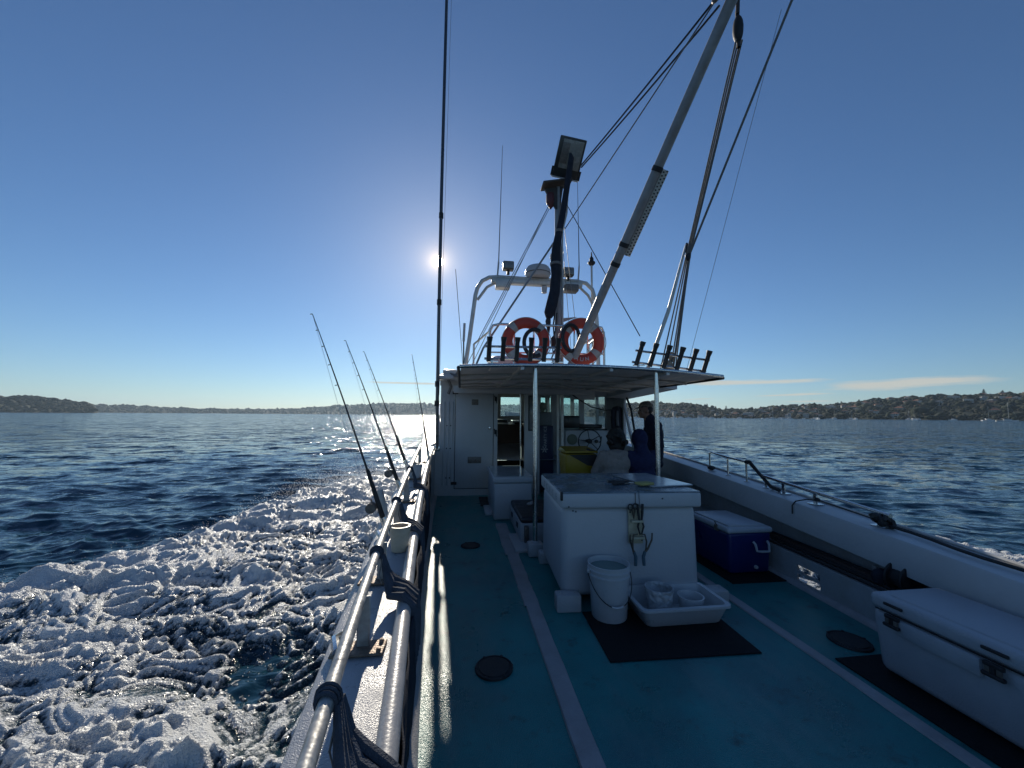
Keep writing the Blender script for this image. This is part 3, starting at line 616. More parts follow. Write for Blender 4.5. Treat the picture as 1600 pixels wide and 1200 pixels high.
b = MB(); b.box((0.44, 7.05, 0.006), (0.17, 0.7, 0.012)); b.build('deck_mat', M_DARK, deck)
b = MB(); b.rbox((0.455, 6.35, 0.02), (0.12, 0.55, 0.04), 0.008); b.build('deck_strip', M_WHITE, deck)
# raised kerb along the icebox bay, joined to the bench
b = MB(); b.rbox((0.80, 4.72, 0.02), (0.34, 0.62, 0.04), 0.01); b.build('deck_plinth', M_WHITE2, deck)
# port bulwark: inner face, waterway and gunwale
def sweep(fn, name, m, parent=B_, ys=YS, fix=True, angle=38):
    b = MB(); b.loft([[(p[0], Y, p[1]) for p in fn(Y)] for Y in ys]); return b.build(name, m, parent, fix=fix, angle=angle)
ysa = [y for y in YS if y <= 12.3]
sweep(lambda Y: [(xin(Y), -0.02), (xin(Y), zs(Y) - 0.05), (xin(Y) - 0.03, zs(Y) - 0.05), (xin(Y) - 0.03, -0.02)], 'bulwark', M_WHITE2, ys=ysa)
sweep(lambda Y: [(xin(Y) + 0.06, 0.001), (xin(Y) + 0.05, 0.02), (xin(Y) + 0.01, 0.05), (xin(Y) - 0.01, 0.05), (xin(Y) - 0.01, 0.001)], 'waterway', M_GREYP, ys=[y for y in YS if y <= 7.5])
def cap_l(Y):
    a, o, z = xin(Y) - 0.012, xin(Y) - 0.31, zs(Y)
    return [(a, z - 0.05), (a, z - 0.006), (a - 0.01, z), (o + 0.03, z - 0.004), (o + 0.008, z - 0.014), (o, z - 0.03), (o, z - 0.06)]
capl = sweep(cap_l, 'gunwale', M_CAP)
def path_l(dx, dz, y0, y1, n=40): return [(xin(y0 + (y1 - y0) * k / n) + dx, y0 + (y1 - y0) * k / n, zs(y0 + (y1 - y0) * k / n) + dz) for k in range(n + 1)]
for (y0, y1) in ((-2.5, 1.98), (1.99, 3.20), (3.21, 6.9)):
    b = MB(); b.tube(path_l(-0.022, 0.008, y0, y1), 0.034, 16); b.build('rub_pipe', mat('rub_pipe_paint', (0.40, 0.40, 0.40), 0.36, metal=0.15, var=0.12, scale=10, bump=0.15, bscale=90, dirt=(0.24, 0.21, 0.18), dirt_scale=5, dirt_amt=0.5), capl)
# port handrail on plate stanchions
def rail_l(Y): return (xin(Y) - 0.165 - 0.01 * math.sin(Y), Y, zs(Y) + 0.20)
b = MB(); b.tube([rail_l(-2.5 + 8.7 * k / 44) for k in range(45)], 0.021, 14); hr = b.build('handrail', M_GALV, B_)
for Y in (-1.0, 0.55, 1.66, 2.22, 3.0, 3.75, 4.7, 5.8):
    x, _, z = rail_l(Y); g = zs(Y); b = MB()
    b.rbox((x + 0.012, Y, (g + z) / 2), (0.05, 0.012, z - g), 0.004, 1); b.build('stanchion', M_GALV, hr)
    b = MB(); b.rbox((x + 0.0, Y - 0.01, g + 0.006), (0.20, 0.10, 0.012), 0.004, 1)
    for dx in (-.08, .08):
        for dy in (-.03, .03): b.lathe([(0, 0.024), (0.008, 0.022), (0.01, 0.012)], (x + dx, Y - 0.01 + dy, g), 6)
    b.build('base_plate', mat('rusty_plate', (0.22, 0.17, 0.13), 0.55, metal=0.5, var=0.35, scale=25, bump=0.4, bscale=80, dirt=(0.14, 0.06, 0.03), dirt_scale=14, dirt_amt=0.7), hr)
# starboard side: gunwale box, recessed wall, ledge, lower lining with freeing port
def cap_r(Y):
    f, o, z = xfr(Y), xfr(Y) + 0.375, zs(Y)
    return [(f, z - 0.245), (f, z - 0.02), (f + 0.012, z - 0.004), (f + 0.03, z), (o - 0.03, z - 0.004), (o, z - 0.03), (o, z - 0.06), (o - 0.02, z - 0.07), (f + 0.25, z - 0.07), (f + 0.25, z - 0.21), (f + 0.06, z - 0.21), (f + 0.04, z - 0.245)]
capr = sweep(cap_r, 'gunwale', M_WHITE)
sweep(lambda Y: [(xfr(Y) + 0.20, 0.27), (xfr(Y) + 0.16, zs(Y) - 0.20), (xfr(Y) + 0.19, zs(Y) - 0.20), (xfr(Y) + 0.23, 0.27)], 'bulwark', M_WHITE2, ys=ysa)
ledge = sweep(lambda Y: [(xfr(Y) - 0.10, 0.245), (xfr(Y) - 0.10, 0.27), (xfr(Y) + 0.235, 0.275), (xfr(Y) + 0.235, 0.245)], 'side_ledge', M_WHITE2, ys=ysa)
P0, P1 = 3.075, 3.325
lin = MB()
for (a, b) in ((-3, 0), (0, 1.5), (1.5, P0), (P1, 4.5), (4.5, 6), (6, 7.6), (7.6, 9.2)):
    for (y0, y1) in ((a, (a + b) / 2), ((a + b) / 2, b)):
        xa, xb = xfr(y0) - 0.10, xfr(y1) - 0.10
        lin.add([(xa, y0, -0.02), (xb, y1, -0.02), (xb, y1, 0.25), (xa, y0, 0.25), (xa + .02, y0, -0.02), (xb + .02, y1, -0.02), (xb + .02, y1, 0.25), (xa + .02, y0, 0.25)], [(0, 1, 2, 3), (4, 7, 6, 5), (0, 3, 7, 4), (1, 5, 6, 2)])
def port_x(y): return xfr(y) - 0.10
for (z0, z1) in ((-0.02, 0.045), (0.105, 0.128), (0.186, 0.25)):
    lin.box(((port_x(P0) + port_x(P1)) / 2 + 0.01, (P0 + P1) / 2, (z0 + z1) / 2), (0.02, P1 - P0 + 0.01, z1 - z0), Matrix.Rotation(math.atan2(-(port_x(P1) - port_x(P0)), P1 - P0), 3, 'Z'))
lin.build('bulwark_lining', M_WHITE2, B_, fix=True)
sweep(lambda Y: [(xfr(Y) - 0.15, 0.001), (xfr(Y) - 0.14, 0.022), (xfr(Y) - 0.11, 0.04), (xfr(Y) - 0.098, 0.04), (xfr(Y) - 0.098, 0.001)], 'waterway', M_GREYP, ys=[y for y in YS if y <= 7.5])
# two starboard handrails
def rr_pt(Y, dz): return (xfr(Y) + 0.16, Y, zs(Y) + dz)
b = MB(); b.tube([rr_pt(5.05, 0.0), rr_pt(5.05, 0.22), rr_pt(5.0, 0.245), rr_pt(4.66, 0.232), rr_pt(4.33, 0.235), rr_pt(4.25, 0.22), rr_pt(3.98, 0.07), rr_pt(3.90, 0.0)], 0.0125, 10)
r1 = b.build('handrail', M_STEEL, B_)
for Y, h in ((4.66, 0.232), (4.31, 0.23), (4.0, 0.08)):
    b = MB(); b.tube([rr_pt(Y, 0), rr_pt(Y, h)], 0.0115, 8); b.lathe([(0.032, 0), (0.032, 0.006), (0.013, 0.012)], rr_pt(Y, 0), 12); b.build('stanchion', M_STEEL, r1)
b = MB(); b.tube([rr_pt(4.02, 0.125), rr_pt(3.74, 0.118), rr_pt(3.35, 0.112), rr_pt(3.0, 0.11), rr_pt(2.66, 0.105)], 0.017, 12); r2 = b.build('handrail', M_STEEL, B_)
for Y in (3.74, 3.35, 2.74):
    b = MB(); b.rbox(rr_pt(Y, 0.055), (0.014, 0.04, 0.105), 0.003, 1); b.rbox(rr_pt(Y, 0.004), (0.10, 0.10, 0.008), 0.003, 1); b.build('stanchion', M_STEEL, r2)
# starboard outer toe line on the gunwale
b = MB(); b.tube([(xfr(Y) + 0.30, Y, zs(Y) + 0.008) for Y in [0.5 + 0.3 * k for k in range(22)]], 0.012, 8); b.build('toe_rail', M_ALU, capr)

# ---------------------------------------------------------------- wheelhouse
BY = 7.6
wall = MB()
def wpanel(b, x0, x1, z0, z1, y=BY, t=0.06, mi=0): b.box(((x0 + x1) / 2, y + t / 2, (z0 + z1) / 2), (x1 - x0, t, z1 - z0), mi=mi)
wpanel(wall, -0.40, -0.12, 0.0, 2.12); wpanel(wall, 0.64, 0.715, 0.0, 2.12); wpanel(wall, 1.255, 1.33, 0.0, 2.12); wpanel(wall, 1.33, 1.52, 0, 1.24); wpanel(wall, 1.33, 1.52, 1.95, 2.12); wpanel(wall, 1.52, 1.56, 0, 2.12)
wpanel(wall, -0.12, 0.64, 0, 0.125); wpanel(wall, -0.12, 0.64, 2.075, 2.12); wpanel(wall, 0.715, 1.255, 0, 0.16); wpanel(wall, 0.715, 1.255, 2.02, 2.12); wpanel(wall, -0.42, 3.38, 2.12, 2.28)
# flared wing where the bulkhead meets the gunwale
wing = [(-0.40, 1.45), (-0.405, 1.2), (-0.43, 1.08), (-0.50, 1.0), (-0.58, 0.965), (-0.60, 0.0), (-0.40, 0.0)]
n = len(wing); wall.add([(x, BY, z) for x, z in wing] + [(x, BY + .06, z) for x, z in wing], [tuple(range(n)), tuple(range(2 * n - 1, n - 1, -1))] + [(i, (i + 1) % n, (i + 1) % n + n, i + n) for i in range(n)])
bulk = wall.build('wheelhouse_bulkhead', M_WHITE, B_)
b = MB(); b.box((-0.37, 9.15, 1.06), (0.06, 3.0, 2.12)); b.build('wheelhouse_side', M_WHITE, B_)
b = MB(); b.box((3.38, 9.15, 0.55), (0.06, 3.0, 1.1)); b.box((3.38, 9.15, 2.08), (0.06, 3.0, 0.12)); b.box((3.38, 9.3, 1.56), (0.056, 0.07, 0.96)); b.box((3.38, 10.6, 1.56), (0.056, 0.09, 0.96)); b.build('wheelhouse_side', M_WHITE, B_)
b = MB(); b.box((3.378, 7.92, 1.55), (0.05, 0.54, 0.94)); b.build('side_panel', M_WHITE, B_)
b = MB(); b.box((1.54, 7.9, 0.62), (0.05, 0.46, 1.24)); b.build('cabin_partition', M_WHITE, B_)
# helm side frame, raked
b = MB(); b.tube([(3.36, 7.55, 2.1), (3.36, 7.62, 1.75), (3.37, 7.3, 1.05), (3.36, 7.2, 0.92)], 0.03, 8); b.build('window_frame', M_WHITE, B_)
b = MB(); b.tube([(3.30, 7.5, 2.08), (3.33, 7.25, 1.7), (3.33, 7.1, 1.25), (3.36, 7.0, 0.93)], 0.022, 8); b.build('grab_strap', M_DARK, B_)
# front of the wheelhouse with its windows
FY = 10.4; b = MB(); wpanel(b, -0.40, 3.41, 0.0, 1.53, FY); wpanel(b, -0.40, 3.41, 2.04, 2.28, FY)
xs = [(-0.40, -0.30), (0.16, 0.30), (0.98, 1.06), (1.63, 1.73), (2.30, 2.42), (3.02, 3.12), (3.36, 3.41)]
for a, c in xs: wpanel(b, a, c, 1.53, 2.04, FY)
fr = b.build('wheelhouse_front', mat('cabin_lining', (0.30, 0.29, 0.27), 0.6, var=0.1), B_)
for i in range(len(xs) - 1):
    b = MB(); b.box(((xs[i][1] + xs[i + 1][0]) / 2, FY + 0.03, 1.785), (xs[i + 1][0] - xs[i][1], 0.008, 0.51)); b.build('window_pane', M_GLASS, fr)
b = MB(); b.box((0.55, 9.1, 0.06), (1.9, 2.7, 0.05)); b.box((1.05, 9.8, 0.70), (0.95, 0.9, 1.25)); b.box((0.15, 9.6, 0.6), (0.9, 1.4, 1.05)); b.box((1.5, 8.9, 0.7), (0.03, 2.4, 1.3))
b.build('cabin_locker', M_WOODIN, B_)
b = MB(); b.rbox((0.98, 9.7, 1.38), (0.34, 0.3, 0.14), 0.03); b.rbox((1.42, 9.75, 1.37), (0.3, 0.3, 0.1), 0.03); b.rbox((0.75, 9.9, 1.42), (0.25, 0.2, 0.16), 0.03); b.build('dash_equipment', M_BLACKP, B_)
b = MB(); b.rbox((1.36, 9.6, 1.40), (0.22, 0.28, 0.05), 0.02); b.rbox((1.05, 9.45, 1.345), (0.5, 0.2, 0.03), 0.01); b.build('dash_papers', M_WHITE, B_)
b = MB(); b.tube([(1.20, 7.75, 0.16), (1.20, 7.75, 2.05)], 0.022, 8); b.build('grab_pole', M_STEEL, B_)
b = MB(); b.rbox((1.425, BY + 0.03, 1.595), (0.19, 0.05, 0.71), 0.05); b.build('window_seal', M_DARK, bulk)
b = MB(); b.rbox((1.425, BY - 0.002, 1.595), (0.145, 0.02, 0.66), 0.045); b.build('window_pane', M_SALT, bulk)
# closed door
b = MB(); b.rbox((0.26, BY + 0.02, 1.10), (0.757, 0.05, 1.947), 0.006); b.build('door_gap', M_DARK, bulk)
d = MB(); d.rbox((0.26, BY - 0.006, 1.10), (0.735, 0.035, 1.925), 0.012); door = d.build('cabin_door', M_WHITE, B_); tag(door, 'closed white cabin door')
b = MB(); b.lathe([(0, .045), (.02, .043), (.03, .03), (.03, .02), (.014, .012), (.014, 0)], (0.555, BY - 0.022, 1.30), 14, rot=Matrix.Rotation(R(90), 3, 'X')); b.build('door_knob', M_STEEL, door)
M_PLATE = mat('vent_plate', (0.16, 0.145, 0.13), 0.45, metal=0.4, var=0.3, scale=30, dirt=(0.1, 0.06, 0.04), dirt_scale=20, dirt_amt=0.6)
b = MB(); b.rbox((0.27, BY - 0.028, 0.68), (0.26, 0.012, 0.125), 0.004); b.build('vent_plate', M_PLATE, door)
b = MB(); b.rbox((0.265, BY - 0.028, 1.80), (0.13, 0.012, 0.11), 0.004); b.build('notice_plate', M_PLATE, door)
for z in (0.24, 1.98):
    b = MB(); b.rbox((-0.12, BY - 0.016, z), (0.11, 0.03, 0.055), 0.006); b.build('hinge', M_DARK, door)
for z, x in ((0.36, 0.60), (1.22, 0.675), (1.87, 0.675)):
    b = MB(); b.rbox((x, BY - 0.02, z), (0.05, 0.035, 0.085), 0.008); b.tube([(x - .03, BY - .05, z + .06), (x, BY - .04, z), (x + .02, BY - .05, z - .09)], 0.010, 6); b.build('latch', M_DARK, bulk)
for z in (0.34, 0.90, 1.34):
    b = MB(); b.lathe([(0, 0.008), (0.012, 0.006), (0.014, 0)], (-0.27, BY - 0.001, z), 8, rot=Matrix.Rotation(R(90), 3, 'X')); b.lathe([(0, 0.008), (0.012, 0.006), (0.014, 0)], (-0.20, BY - 0.001, z), 8, rot=Matrix.Rotation(R(90), 3, 'X')); b.build('fixing', M_DARK, bulk)
for x in (-0.33, -0.245, -0.17):
    b = MB(); b.rbox((x, BY - 0.01, 1.0), (0.03, 0.02, 1.6), 0.006); b.build('bulkhead_rib', M_WHITE, bulk)
# helm: console, windows above, steering wheel
HY = 8.15; b = MB(); wpanel(b, 1.56, 3.36, 0, 1.27, HY); wpanel(b, 1.56, 3.36, 1.97, 2.12, HY)
for a, c in ((1.56, 1.70), (1.93, 2.13), (2.56, 2.66), (3.16, 3.36)): wpanel(b, a, c, 1.27, 1.97, HY)
helm = b.build('helm_bulkhead', M_WHITE, B_)
for x0, x1 in ((1.70, 1.93), (2.13, 2.56), (2.66, 3.16)):
    b = MB(); b.box(((x0 + x1) / 2, HY + 0.03, 1.62), (x1 - x0, 0.008, 0.70)); b.build('window_pane', M_SALT if x0 > 2.6 else M_GLASS, helm)
    b = MB(); b.box(((x0 + x1) / 2, HY - 0.008, 1.255), (x1 - x0 + .04, 0.016, 0.02)); b.build('window_sill', M_DARK, helm)
b = MB(); b.rbox((2.32, 8.02, 1.42), (0.36, 0.22, 0.26), 0.03); b.rbox((2.75, 8.03, 1.325), (0.5, 0.2, 0.09), 0.03); b.build('helm_instruments', M_BLACKP, B_)
b = MB(); b.rbox((2.63, 7.95, 0.96), (0.98, 0.36, 0.58), 0.03); con = b.build('helm_console', M_WHITE, B_)
b = MB(); b.lathe([(0, .03), (.09, .03), (.11, .015), (.11, 0)], (2.28, 7.77, 1.06), 20, rot=Matrix.Rotation(R(90), 3, 'X')); b.build('compass_cover', mat('olive_cover', (0.16, 0.18, 0.13), 0.6), con)
b = MB(); b.tube([(2.86, 7.76, 1.0), (2.86, 7.66, 1.04), (2.86, 7.64, 1.13)], 0.012, 6); b.lathe([(0, .03), (.035, .03), (.04, 0)], (2.80, 7.77, 1.02), 12, rot=Matrix.Rotation(R(90), 3, 'X')); b.build('throttle_lever', M_BLACKP, con)
wc = Vector((2.585, 7.56, 1.035)); b = MB(); b.tube([(wc.x + 0.235 * math.cos(2 * math.pi * k / 40), wc.y, wc.z + 0.235 * math.sin(2 * math.pi * k / 40)) for k in range(40)], 0.012, 8, closed=True); sw = b.build('steering_wheel', M_DARK, B_)
b = MB(); b.lathe([(0, .05), (.04, .045), (.05, .0), (.03, -.2)], wc, 16, rot=Matrix.Rotation(R(90), 3, 'X')); b.build('hub', M_DARK, sw)
for k in range(5):
    a = R(100 + 72 * k); b = MB(); b.tube([wc, wc + Vector((0.235 * math.cos(a), 0, 0.235 * math.sin(a)))], 0.008, 6); b.build('spoke', M_DARK, sw)
# roof slab, starboard eave running aft, header beams
b = MB(); b.rbox((1.51, 8.95, 2.25), (3.80, 3.7, 0.10), 0.03); b.rbox((-0.30, 7.25, 2.23), (0.30, 0.5, 0.07), 0.02); roof = b.build('wheelhouse_roof', M_WHITE, B_)
b = MB(); b.add([(3.02, 5.75, 2.02), (3.43, 5.75, 1.985), (3.43, 5.75, 2.12), (3.02, 5.75, 2.12), (2.98, 7.6, 1.93), (3.43, 7.6, 1.90), (3.43, 7.6, 2.12), (2.98, 7.6, 2.12)], [(0, 1, 2, 3), (7, 6, 5, 4), (0, 4, 5, 1), (1, 5, 6, 2), (2, 6, 7, 3), (3, 7, 4, 0)]); b.build('eave', M_WHITE, roof, smooth=False)
b = MB(); b.rbox((1.2, 7.3, 2.03), (2.7, 0.10, 0.14), 0.015); b.rbox((2.4, 7.42, 1.98), (0.5, 0.05, 0.22), 0.01); b.build('header_beam', M_WHITE, roof)
b = MB(); b.rbox((0.93, 7.45, 2.06), (0.42, 0.18, 0.09), 0.02); b.ball((0.86, 7.36, 2.03), 0.05); b.build('cabin_lamp', M_PLATE, roof)
for x in (1.90, 1.985):
    b = MB(); b.tube([(x, 7.45, 0.0), (x, 7.45, 2.1)], 0.028 if x < 1.95 else 0.034, 10); b.build('roof_post', M_ALU, roof)
# canopy: cambered panels on beams, aft pipe, posts
def zc(x): return 2.11 - (0.035 * ((1.3 - x) / 1.3) ** 2 if x < 1.3 else 0.085 * ((x - 1.3) / 1.82) ** 2)
can = None; xsn = [-0.02 + 3.14 * k / 9 for k in range(10)]
for k in range(9):
    x0, x1 = xsn[k] + 0.003, xsn[k + 1] - 0.003; g = []
    b = MB(); rings = [[(x0, y, zc(x0)), (x1, y, zc(x1)), (x1, y, zc(x1) + 0.025), (x0, y, zc(x0) + 0.025)] for y in (4.28, 5.4, 6.5, 7.5)]
    b.loft(rings); o = b.build('canopy_panel' if can else 'canopy', M_CANVAS, can or B_, smooth=False)
    if can is None: can = o
for y in (5.0, 5.75, 6.5, 7.2):
    b = MB(); b.tube([(x, y, zc(x) - 0.02) for x in xsn], 0.018, 8); b.build('canopy_beam', M_ALU, can)
for k in (2, 5, 7):
    x = xsn[k]; b = MB(); b.box((x, 5.85, zc(x) - 0.02), (0.04, 3.2, 0.035)); b.build('canopy_stringer', M_ALU, can)
b = MB(); b.tube([(x, 4.25, zc(x) + 0.012) for x in [-0.03 + 3.16 * k / 18 for k in range(19)]], 0.021, 12); b.build('edge_pipe', M_STEEL, can)
b = MB(); b.tube([(3.14, y, zc(3.14) - 0.005) for y in (4.26, 5.2, 6.2, 7.4)], 0.02, 10); b.tube([(-0.04, y, zc(-0.04) + 0.0) for y in (4.26, 5.2, 6.2, 7.4)], 0.02, 10); b.build('edge_pipe', M_DARK, can)
for x in (0.84, 2.315):
    b = MB(); b.tube([(x, 4.33, 0.12 if x < 1 else 0.0), (x, 4.33, zc(x))], 0.0265, 14); p = b.build('canopy_post', M_STEEL, can)
    b = MB(); b.rbox((x, 4.33, 0.075), (0.17, 0.15, 0.14), 0.02); b.lathe([(0.05, 0.145), (0.05, 0.155), (0.03, 0.165)], (x, 4.33, 0), 14); b.build('post_block', M_WHITE2, can)
# foredeck, seen past the port corner of the wheelhouse
b = MB(); b.sheet([[(xin(Y) + 0.02 + (2 * CX - 2 * xin(Y) - 0.04) * j / 4, Y, zs(Y) - 0.30) for j in range(5)] for Y in (7.66, 8.6, 9.6, 10.6, 11.6, 12.6, 13.4)]); b.build('foredeck', M_GREYP, B_, fix=False)
b = MB(); b.tube([(xin(Y) + 0.05, Y, zs(Y) + (0.55 if 7.9 < Y < 13 else 0.0)) for Y in (7.8, 7.95, 9, 10, 11, 12, 12.9, 13.1)], 0.016, 8)
for Y in (9, 10.2, 11.4): b.tube([(xin(Y) + 0.05, Y, zs(Y)), (xin(Y) + 0.05, Y, zs(Y) + 0.55)], 0.013, 8)
b.build('bow_rail', M_STEEL, B_)
b = MB(); b.tube([(-0.47, 7.75, 0.95), (-0.47, 7.75, 1.70), (-0.46, 7.80, 1.76), (-0.38, 7.85, 1.77)], 0.014, 8); b.build('grab_rail', M_STEEL, B_)

# ================================================================ RIG AND ROOF GEAR
def along(a, b, t): return tuple(a[i] + (b[i] - a[i]) * t for i in range(3))
def sag(a, b, d, n=14): return [(along(a, b, k / n)[0], along(a, b, k / n)[1], along(a, b, k / n)[2] - d * 4 * (k / n) * (1 - k / n)) for k in range(n + 1)]
M_ROPE = mat('grey_rope', (0.17, 0.165, 0.16), 0.85, var=0.3, scale=60, bump=0.6, bscale=160)
M_WIRE = mat('rigging_wire', (0.22, 0.22, 0.23), 0.45, metal=0.8)
M_MAST = mat('mast_grey', (0.30, 0.30, 0.30), 0.5, metal=0.2, var=0.15, scale=9, dirt=(0.2, 0.14, 0.1), dirt_scale=4, dirt_amt=0.4)
# mast
b = MB(); b.tube([(1.54, 6.0, 2.12), (1.54, 6.0, 5.35)], [0.062, 0.055], 14); mast = b.build('mast', M_MAST, B_)
b = MB(); b.tube([(1.60, 5.955, 2.2), (1.605, 5.96, 3.4), (1.60, 5.965, 4.2), (1.61, 5.965, 4.6), (1.68, 5.96, 4.9), (1.70, 5.95, 5.3), (1.66, 5.9, 5.5)], 0.014, 8); b.build('mast_cable', M_ALU, mast)
b = MB(); b.add([(1.60, 5.98, 3.13), (1.85, 5.98, 3.16), (1.62, 5.98, 3.07), (1.60, 6.02, 3.13), (1.85, 6.02, 3.16), (1.62, 6.02, 3.07)], [(0, 2, 1), (3, 4, 5), (0, 1, 4, 3), (1, 2, 5, 4), (2, 0, 3, 5)]); b.build('mast_step', M_MAST, mast, smooth=False)
b = MB(); b.rbox((1.50, 5.95, 5.38), (0.5, 0.26, 0.035), 0.01, rot=Matrix.Rotation(R(-12), 3, 'Y')); b.add([(1.30, 5.95, 5.30), (1.62, 5.95, 5.36), (1.56, 5.95, 4.95), (1.50, 5.95, 4.95), (1.30, 6.0, 5.30), (1.62, 6.0, 5.36), (1.56, 6.0, 4.95), (1.50, 6.0, 4.95)], [(0, 3, 2, 1), (4, 5, 6, 7), (0, 1, 5, 4), (1, 2, 6, 5), (2, 3, 7, 6), (3, 0, 4, 7)]); b.build('mast_bracket', mat('rusty_bracket', (0.07, 0.06, 0.055), 0.7, metal=0.3, var=0.3, scale=12), mast)
b = MB(); b.rbox((1.40, 5.98, 5.14), (0.13, 0.12, 0.2), 0.04); b.lathe([(0.05, 0), (0.045, -0.04), (0.0, -0.10)], (1.41, 5.98, 5.05), 10); b.build('signal_horn', mat('horn_red', (0.10, 0.02, 0.02), 0.5), mast)
b = MB(); b.tube([(1.48, 5.94, 3.3), (1.44, 5.93, 3.0), (1.46, 5.9, 2.6), (1.40, 5.88, 2.45), (1.47, 5.9, 2.3)], 0.012, 6)
b.tube([(1.50, 5.93, 3.2), (1.47, 5.92, 2.9), (1.42, 5.92, 2.75), (1.43, 5.9, 2.5)], 0.01, 6); b.ball((1.43, 5.9, 2.72), (0.05, 0.04, 0.09)); b.build('hanging_blocks', M_DARK, mast)
# rigging fixed to the boat
for a, c, r_, sg in (((1.43, 6.0, 5.12), (0.231, 6.2, 2.728), 0.007, 0), ((1.45, 6.0, 5.10), (0.05, 6.6, 2.35), 0.006, 0), ((1.43, 6.0, 5.14), (0.14, 6.6, 2.35), 0.006, 0),
                     ((1.62, 6.0, 5.2), (2.302, 4.7, 2.596), 0.007, 0), ((1.60, 6.0, 5.1), (2.2, 6.9, 2.4), 0.005, 0), ((1.58, 6.0, 4.9), (2.05, 6.9, 2.3), 0.005, 0), ((0.02, 6.8, 2.35), (-0.15, 6.9, 4.2), 0.006, 0)):
    b = MB(); b.tube(sag(a, c, sg, 6), r_, 5); b.build('stay_wire', M_WIRE, mast)
b = MB(); b.tube([(1.50, 5.98, 4.45), (0.31, 5.7, 2.55), (0.17, 5.6, 2.2)], 0.016, 8); b.build('mast_strut', M_MAST, mast)
# floodlight at the masthead
fl = thing('floodlight', (1.70, 5.95, 5.45), 'square black floodlight tilted at the masthead', 'floodlight')
rot = Matrix.Rotation(R(9), 3, 'Y') @ Matrix.Rotation(R(30), 3, 'X') @ Matrix.Rotation(R(-8), 3, 'Z'); c0 = Vector((1.70, 5.88, 5.80))
b = MB(); b.rbox(c0, (0.44, 0.12, 0.60), 0.02, rot=rot); b.build('housing', M_BLACKP, fl)
b = MB(); b.rbox(c0 + rot @ Vector((0.02, -0.062, 0.05)), (0.34, 0.012, 0.42), 0.01, rot=rot); b.build('lens', mat('lamp_glass_dull', (0.22, 0.22, 0.20), 0.25, var=0.2, scale=8), fl)
b = MB(); b.rbox(c0 + rot @ Vector((-0.09, -0.072, 0.06)), (0.12, 0.012, 0.30), 0.005, rot=rot); b.build('reflector_strip', M_PLATE, fl)
b = MB(); b.rbox(c0 + rot @ Vector((0, -0.055, -0.305)), (0.46, 0.05, 0.022), 0.006, rot=rot); b.build('visor_strip', M_WHITE, fl)
for sx in (-0.235, 0.235): b = MB(); b.box(c0 + rot @ Vector((sx, 0.0, -0.22)), (0.03, 0.08, 0.14), rot); b.build('yoke', M_DARK, fl)
# long black sleeve hanging in front of the mast
sl = thing('cable_sleeve', (1.33, 5.8, 3.05), 'long black fabric sleeve hanging down the front of the mast', 'sleeve')
pts = [(1.675, 5.72, 5.78), (1.69, 5.72, 5.70), (1.66, 5.76, 5.45), (1.625, 5.80, 5.17), (1.565, 5.80, 4.79), (1.505, 5.8, 4.5), (1.455, 5.8, 4.19), (1.45, 5.8, 3.95), (1.455, 5.8, 3.77), (1.43, 5.8, 3.5), (1.385, 5.8, 3.3), (1.345, 5.8, 3.15), (1.335, 5.8, 3.08)]
b = MB(); b.tube(pts, [0.02, 0.045, 0.05, 0.05, 0.05, 0.055, 0.072, 0.085, 0.08, 0.085, 0.09, 0.085, 0.05], 12); b.build('sleeve', M_CLOTH, sl)
b = MB(); b.tube([(1.335, 5.8, 3.1), (1.325, 5.8, 3.02), (1.33, 5.8, 2.92), (1.335, 5.8, 2.80)], [0.03, 0.045, 0.03, 0.008], 8); b.build('end_fitting', M_DARK, sl)
for i in (5, 7): b = MB(); b.tube([(pts[i][0], pts[i][1], pts[i][2] - .02), (pts[i][0], pts[i][1], pts[i][2] + .02)], 0.095 if i == 7 else 0.062, 12); b.build('lashing', M_ROPE, sl)
# derrick boom
D0, D1 = Vector((1.62, 5.8, 2.18)), Vector((2.66, 3.05, 5.90)); dd = (D1 - D0)
bm_ = thing('derrick_boom', tuple(D0), 'thick grey derrick boom slanting up and aft from the roof', 'boom')
b = MB(); b.tube([D0, D0 + dd * 0.5, D0 + dd * 1.08], [0.058, 0.058, 0.056], 20); b.build('boom_tube', M_MAST, bm_)
side_v = dd.normalized().cross(Vector((0, 1, 0))).normalized()
for t_ in (0.375, 0.43, 0.62): b = MB(); b.tube([D0 + dd * (t_ - .006), D0 + dd * (t_ + .006)], 0.065, 20); b.build('collar', M_DARK, bm_)
pv = dd.normalized(); ex = Vector((1, 0, 0)); ex = (ex - pv * ex.dot(pv)).normalized(); ey = pv.cross(ex)
pc = D0 + dd * 0.515 + ex * 0.10; prot = Matrix((ex, ey, pv)).transposed()
b = MB(); b.rbox(pc, (0.085, 0.05, dd.length * 0.22), 0.01, rot=prot); pan = b.build('light_bar', M_ALU, bm_)
for k in range(26):
    for j in (-1, 1):
        q = pc + ex * (0.02 * j) + pv * (dd.length * 0.22 * ((k + 0.5) / 26 - 0.5) + (0.010 * j)); b = MB() if k == 0 and j == -1 else b
        b.lathe([(0, 0.004), (0.011, 0.003), (0.013, 0)], q - ey * 0.0, 7, rot=prot @ Matrix.Rotation(R(90), 3, 'X')) if False else b.box(q, (0.02, 0.058, 0.016), prot)
tag(b.build('perforation', M_DARK, bm_, smooth=False), kind='stuff')
b = MB(); b.rbox(D0 + Vector((0, 0, -0.02)), (0.18, 0.18, 0.12), 0.03); b.build('heel_fitting', M_DARK, bm_)
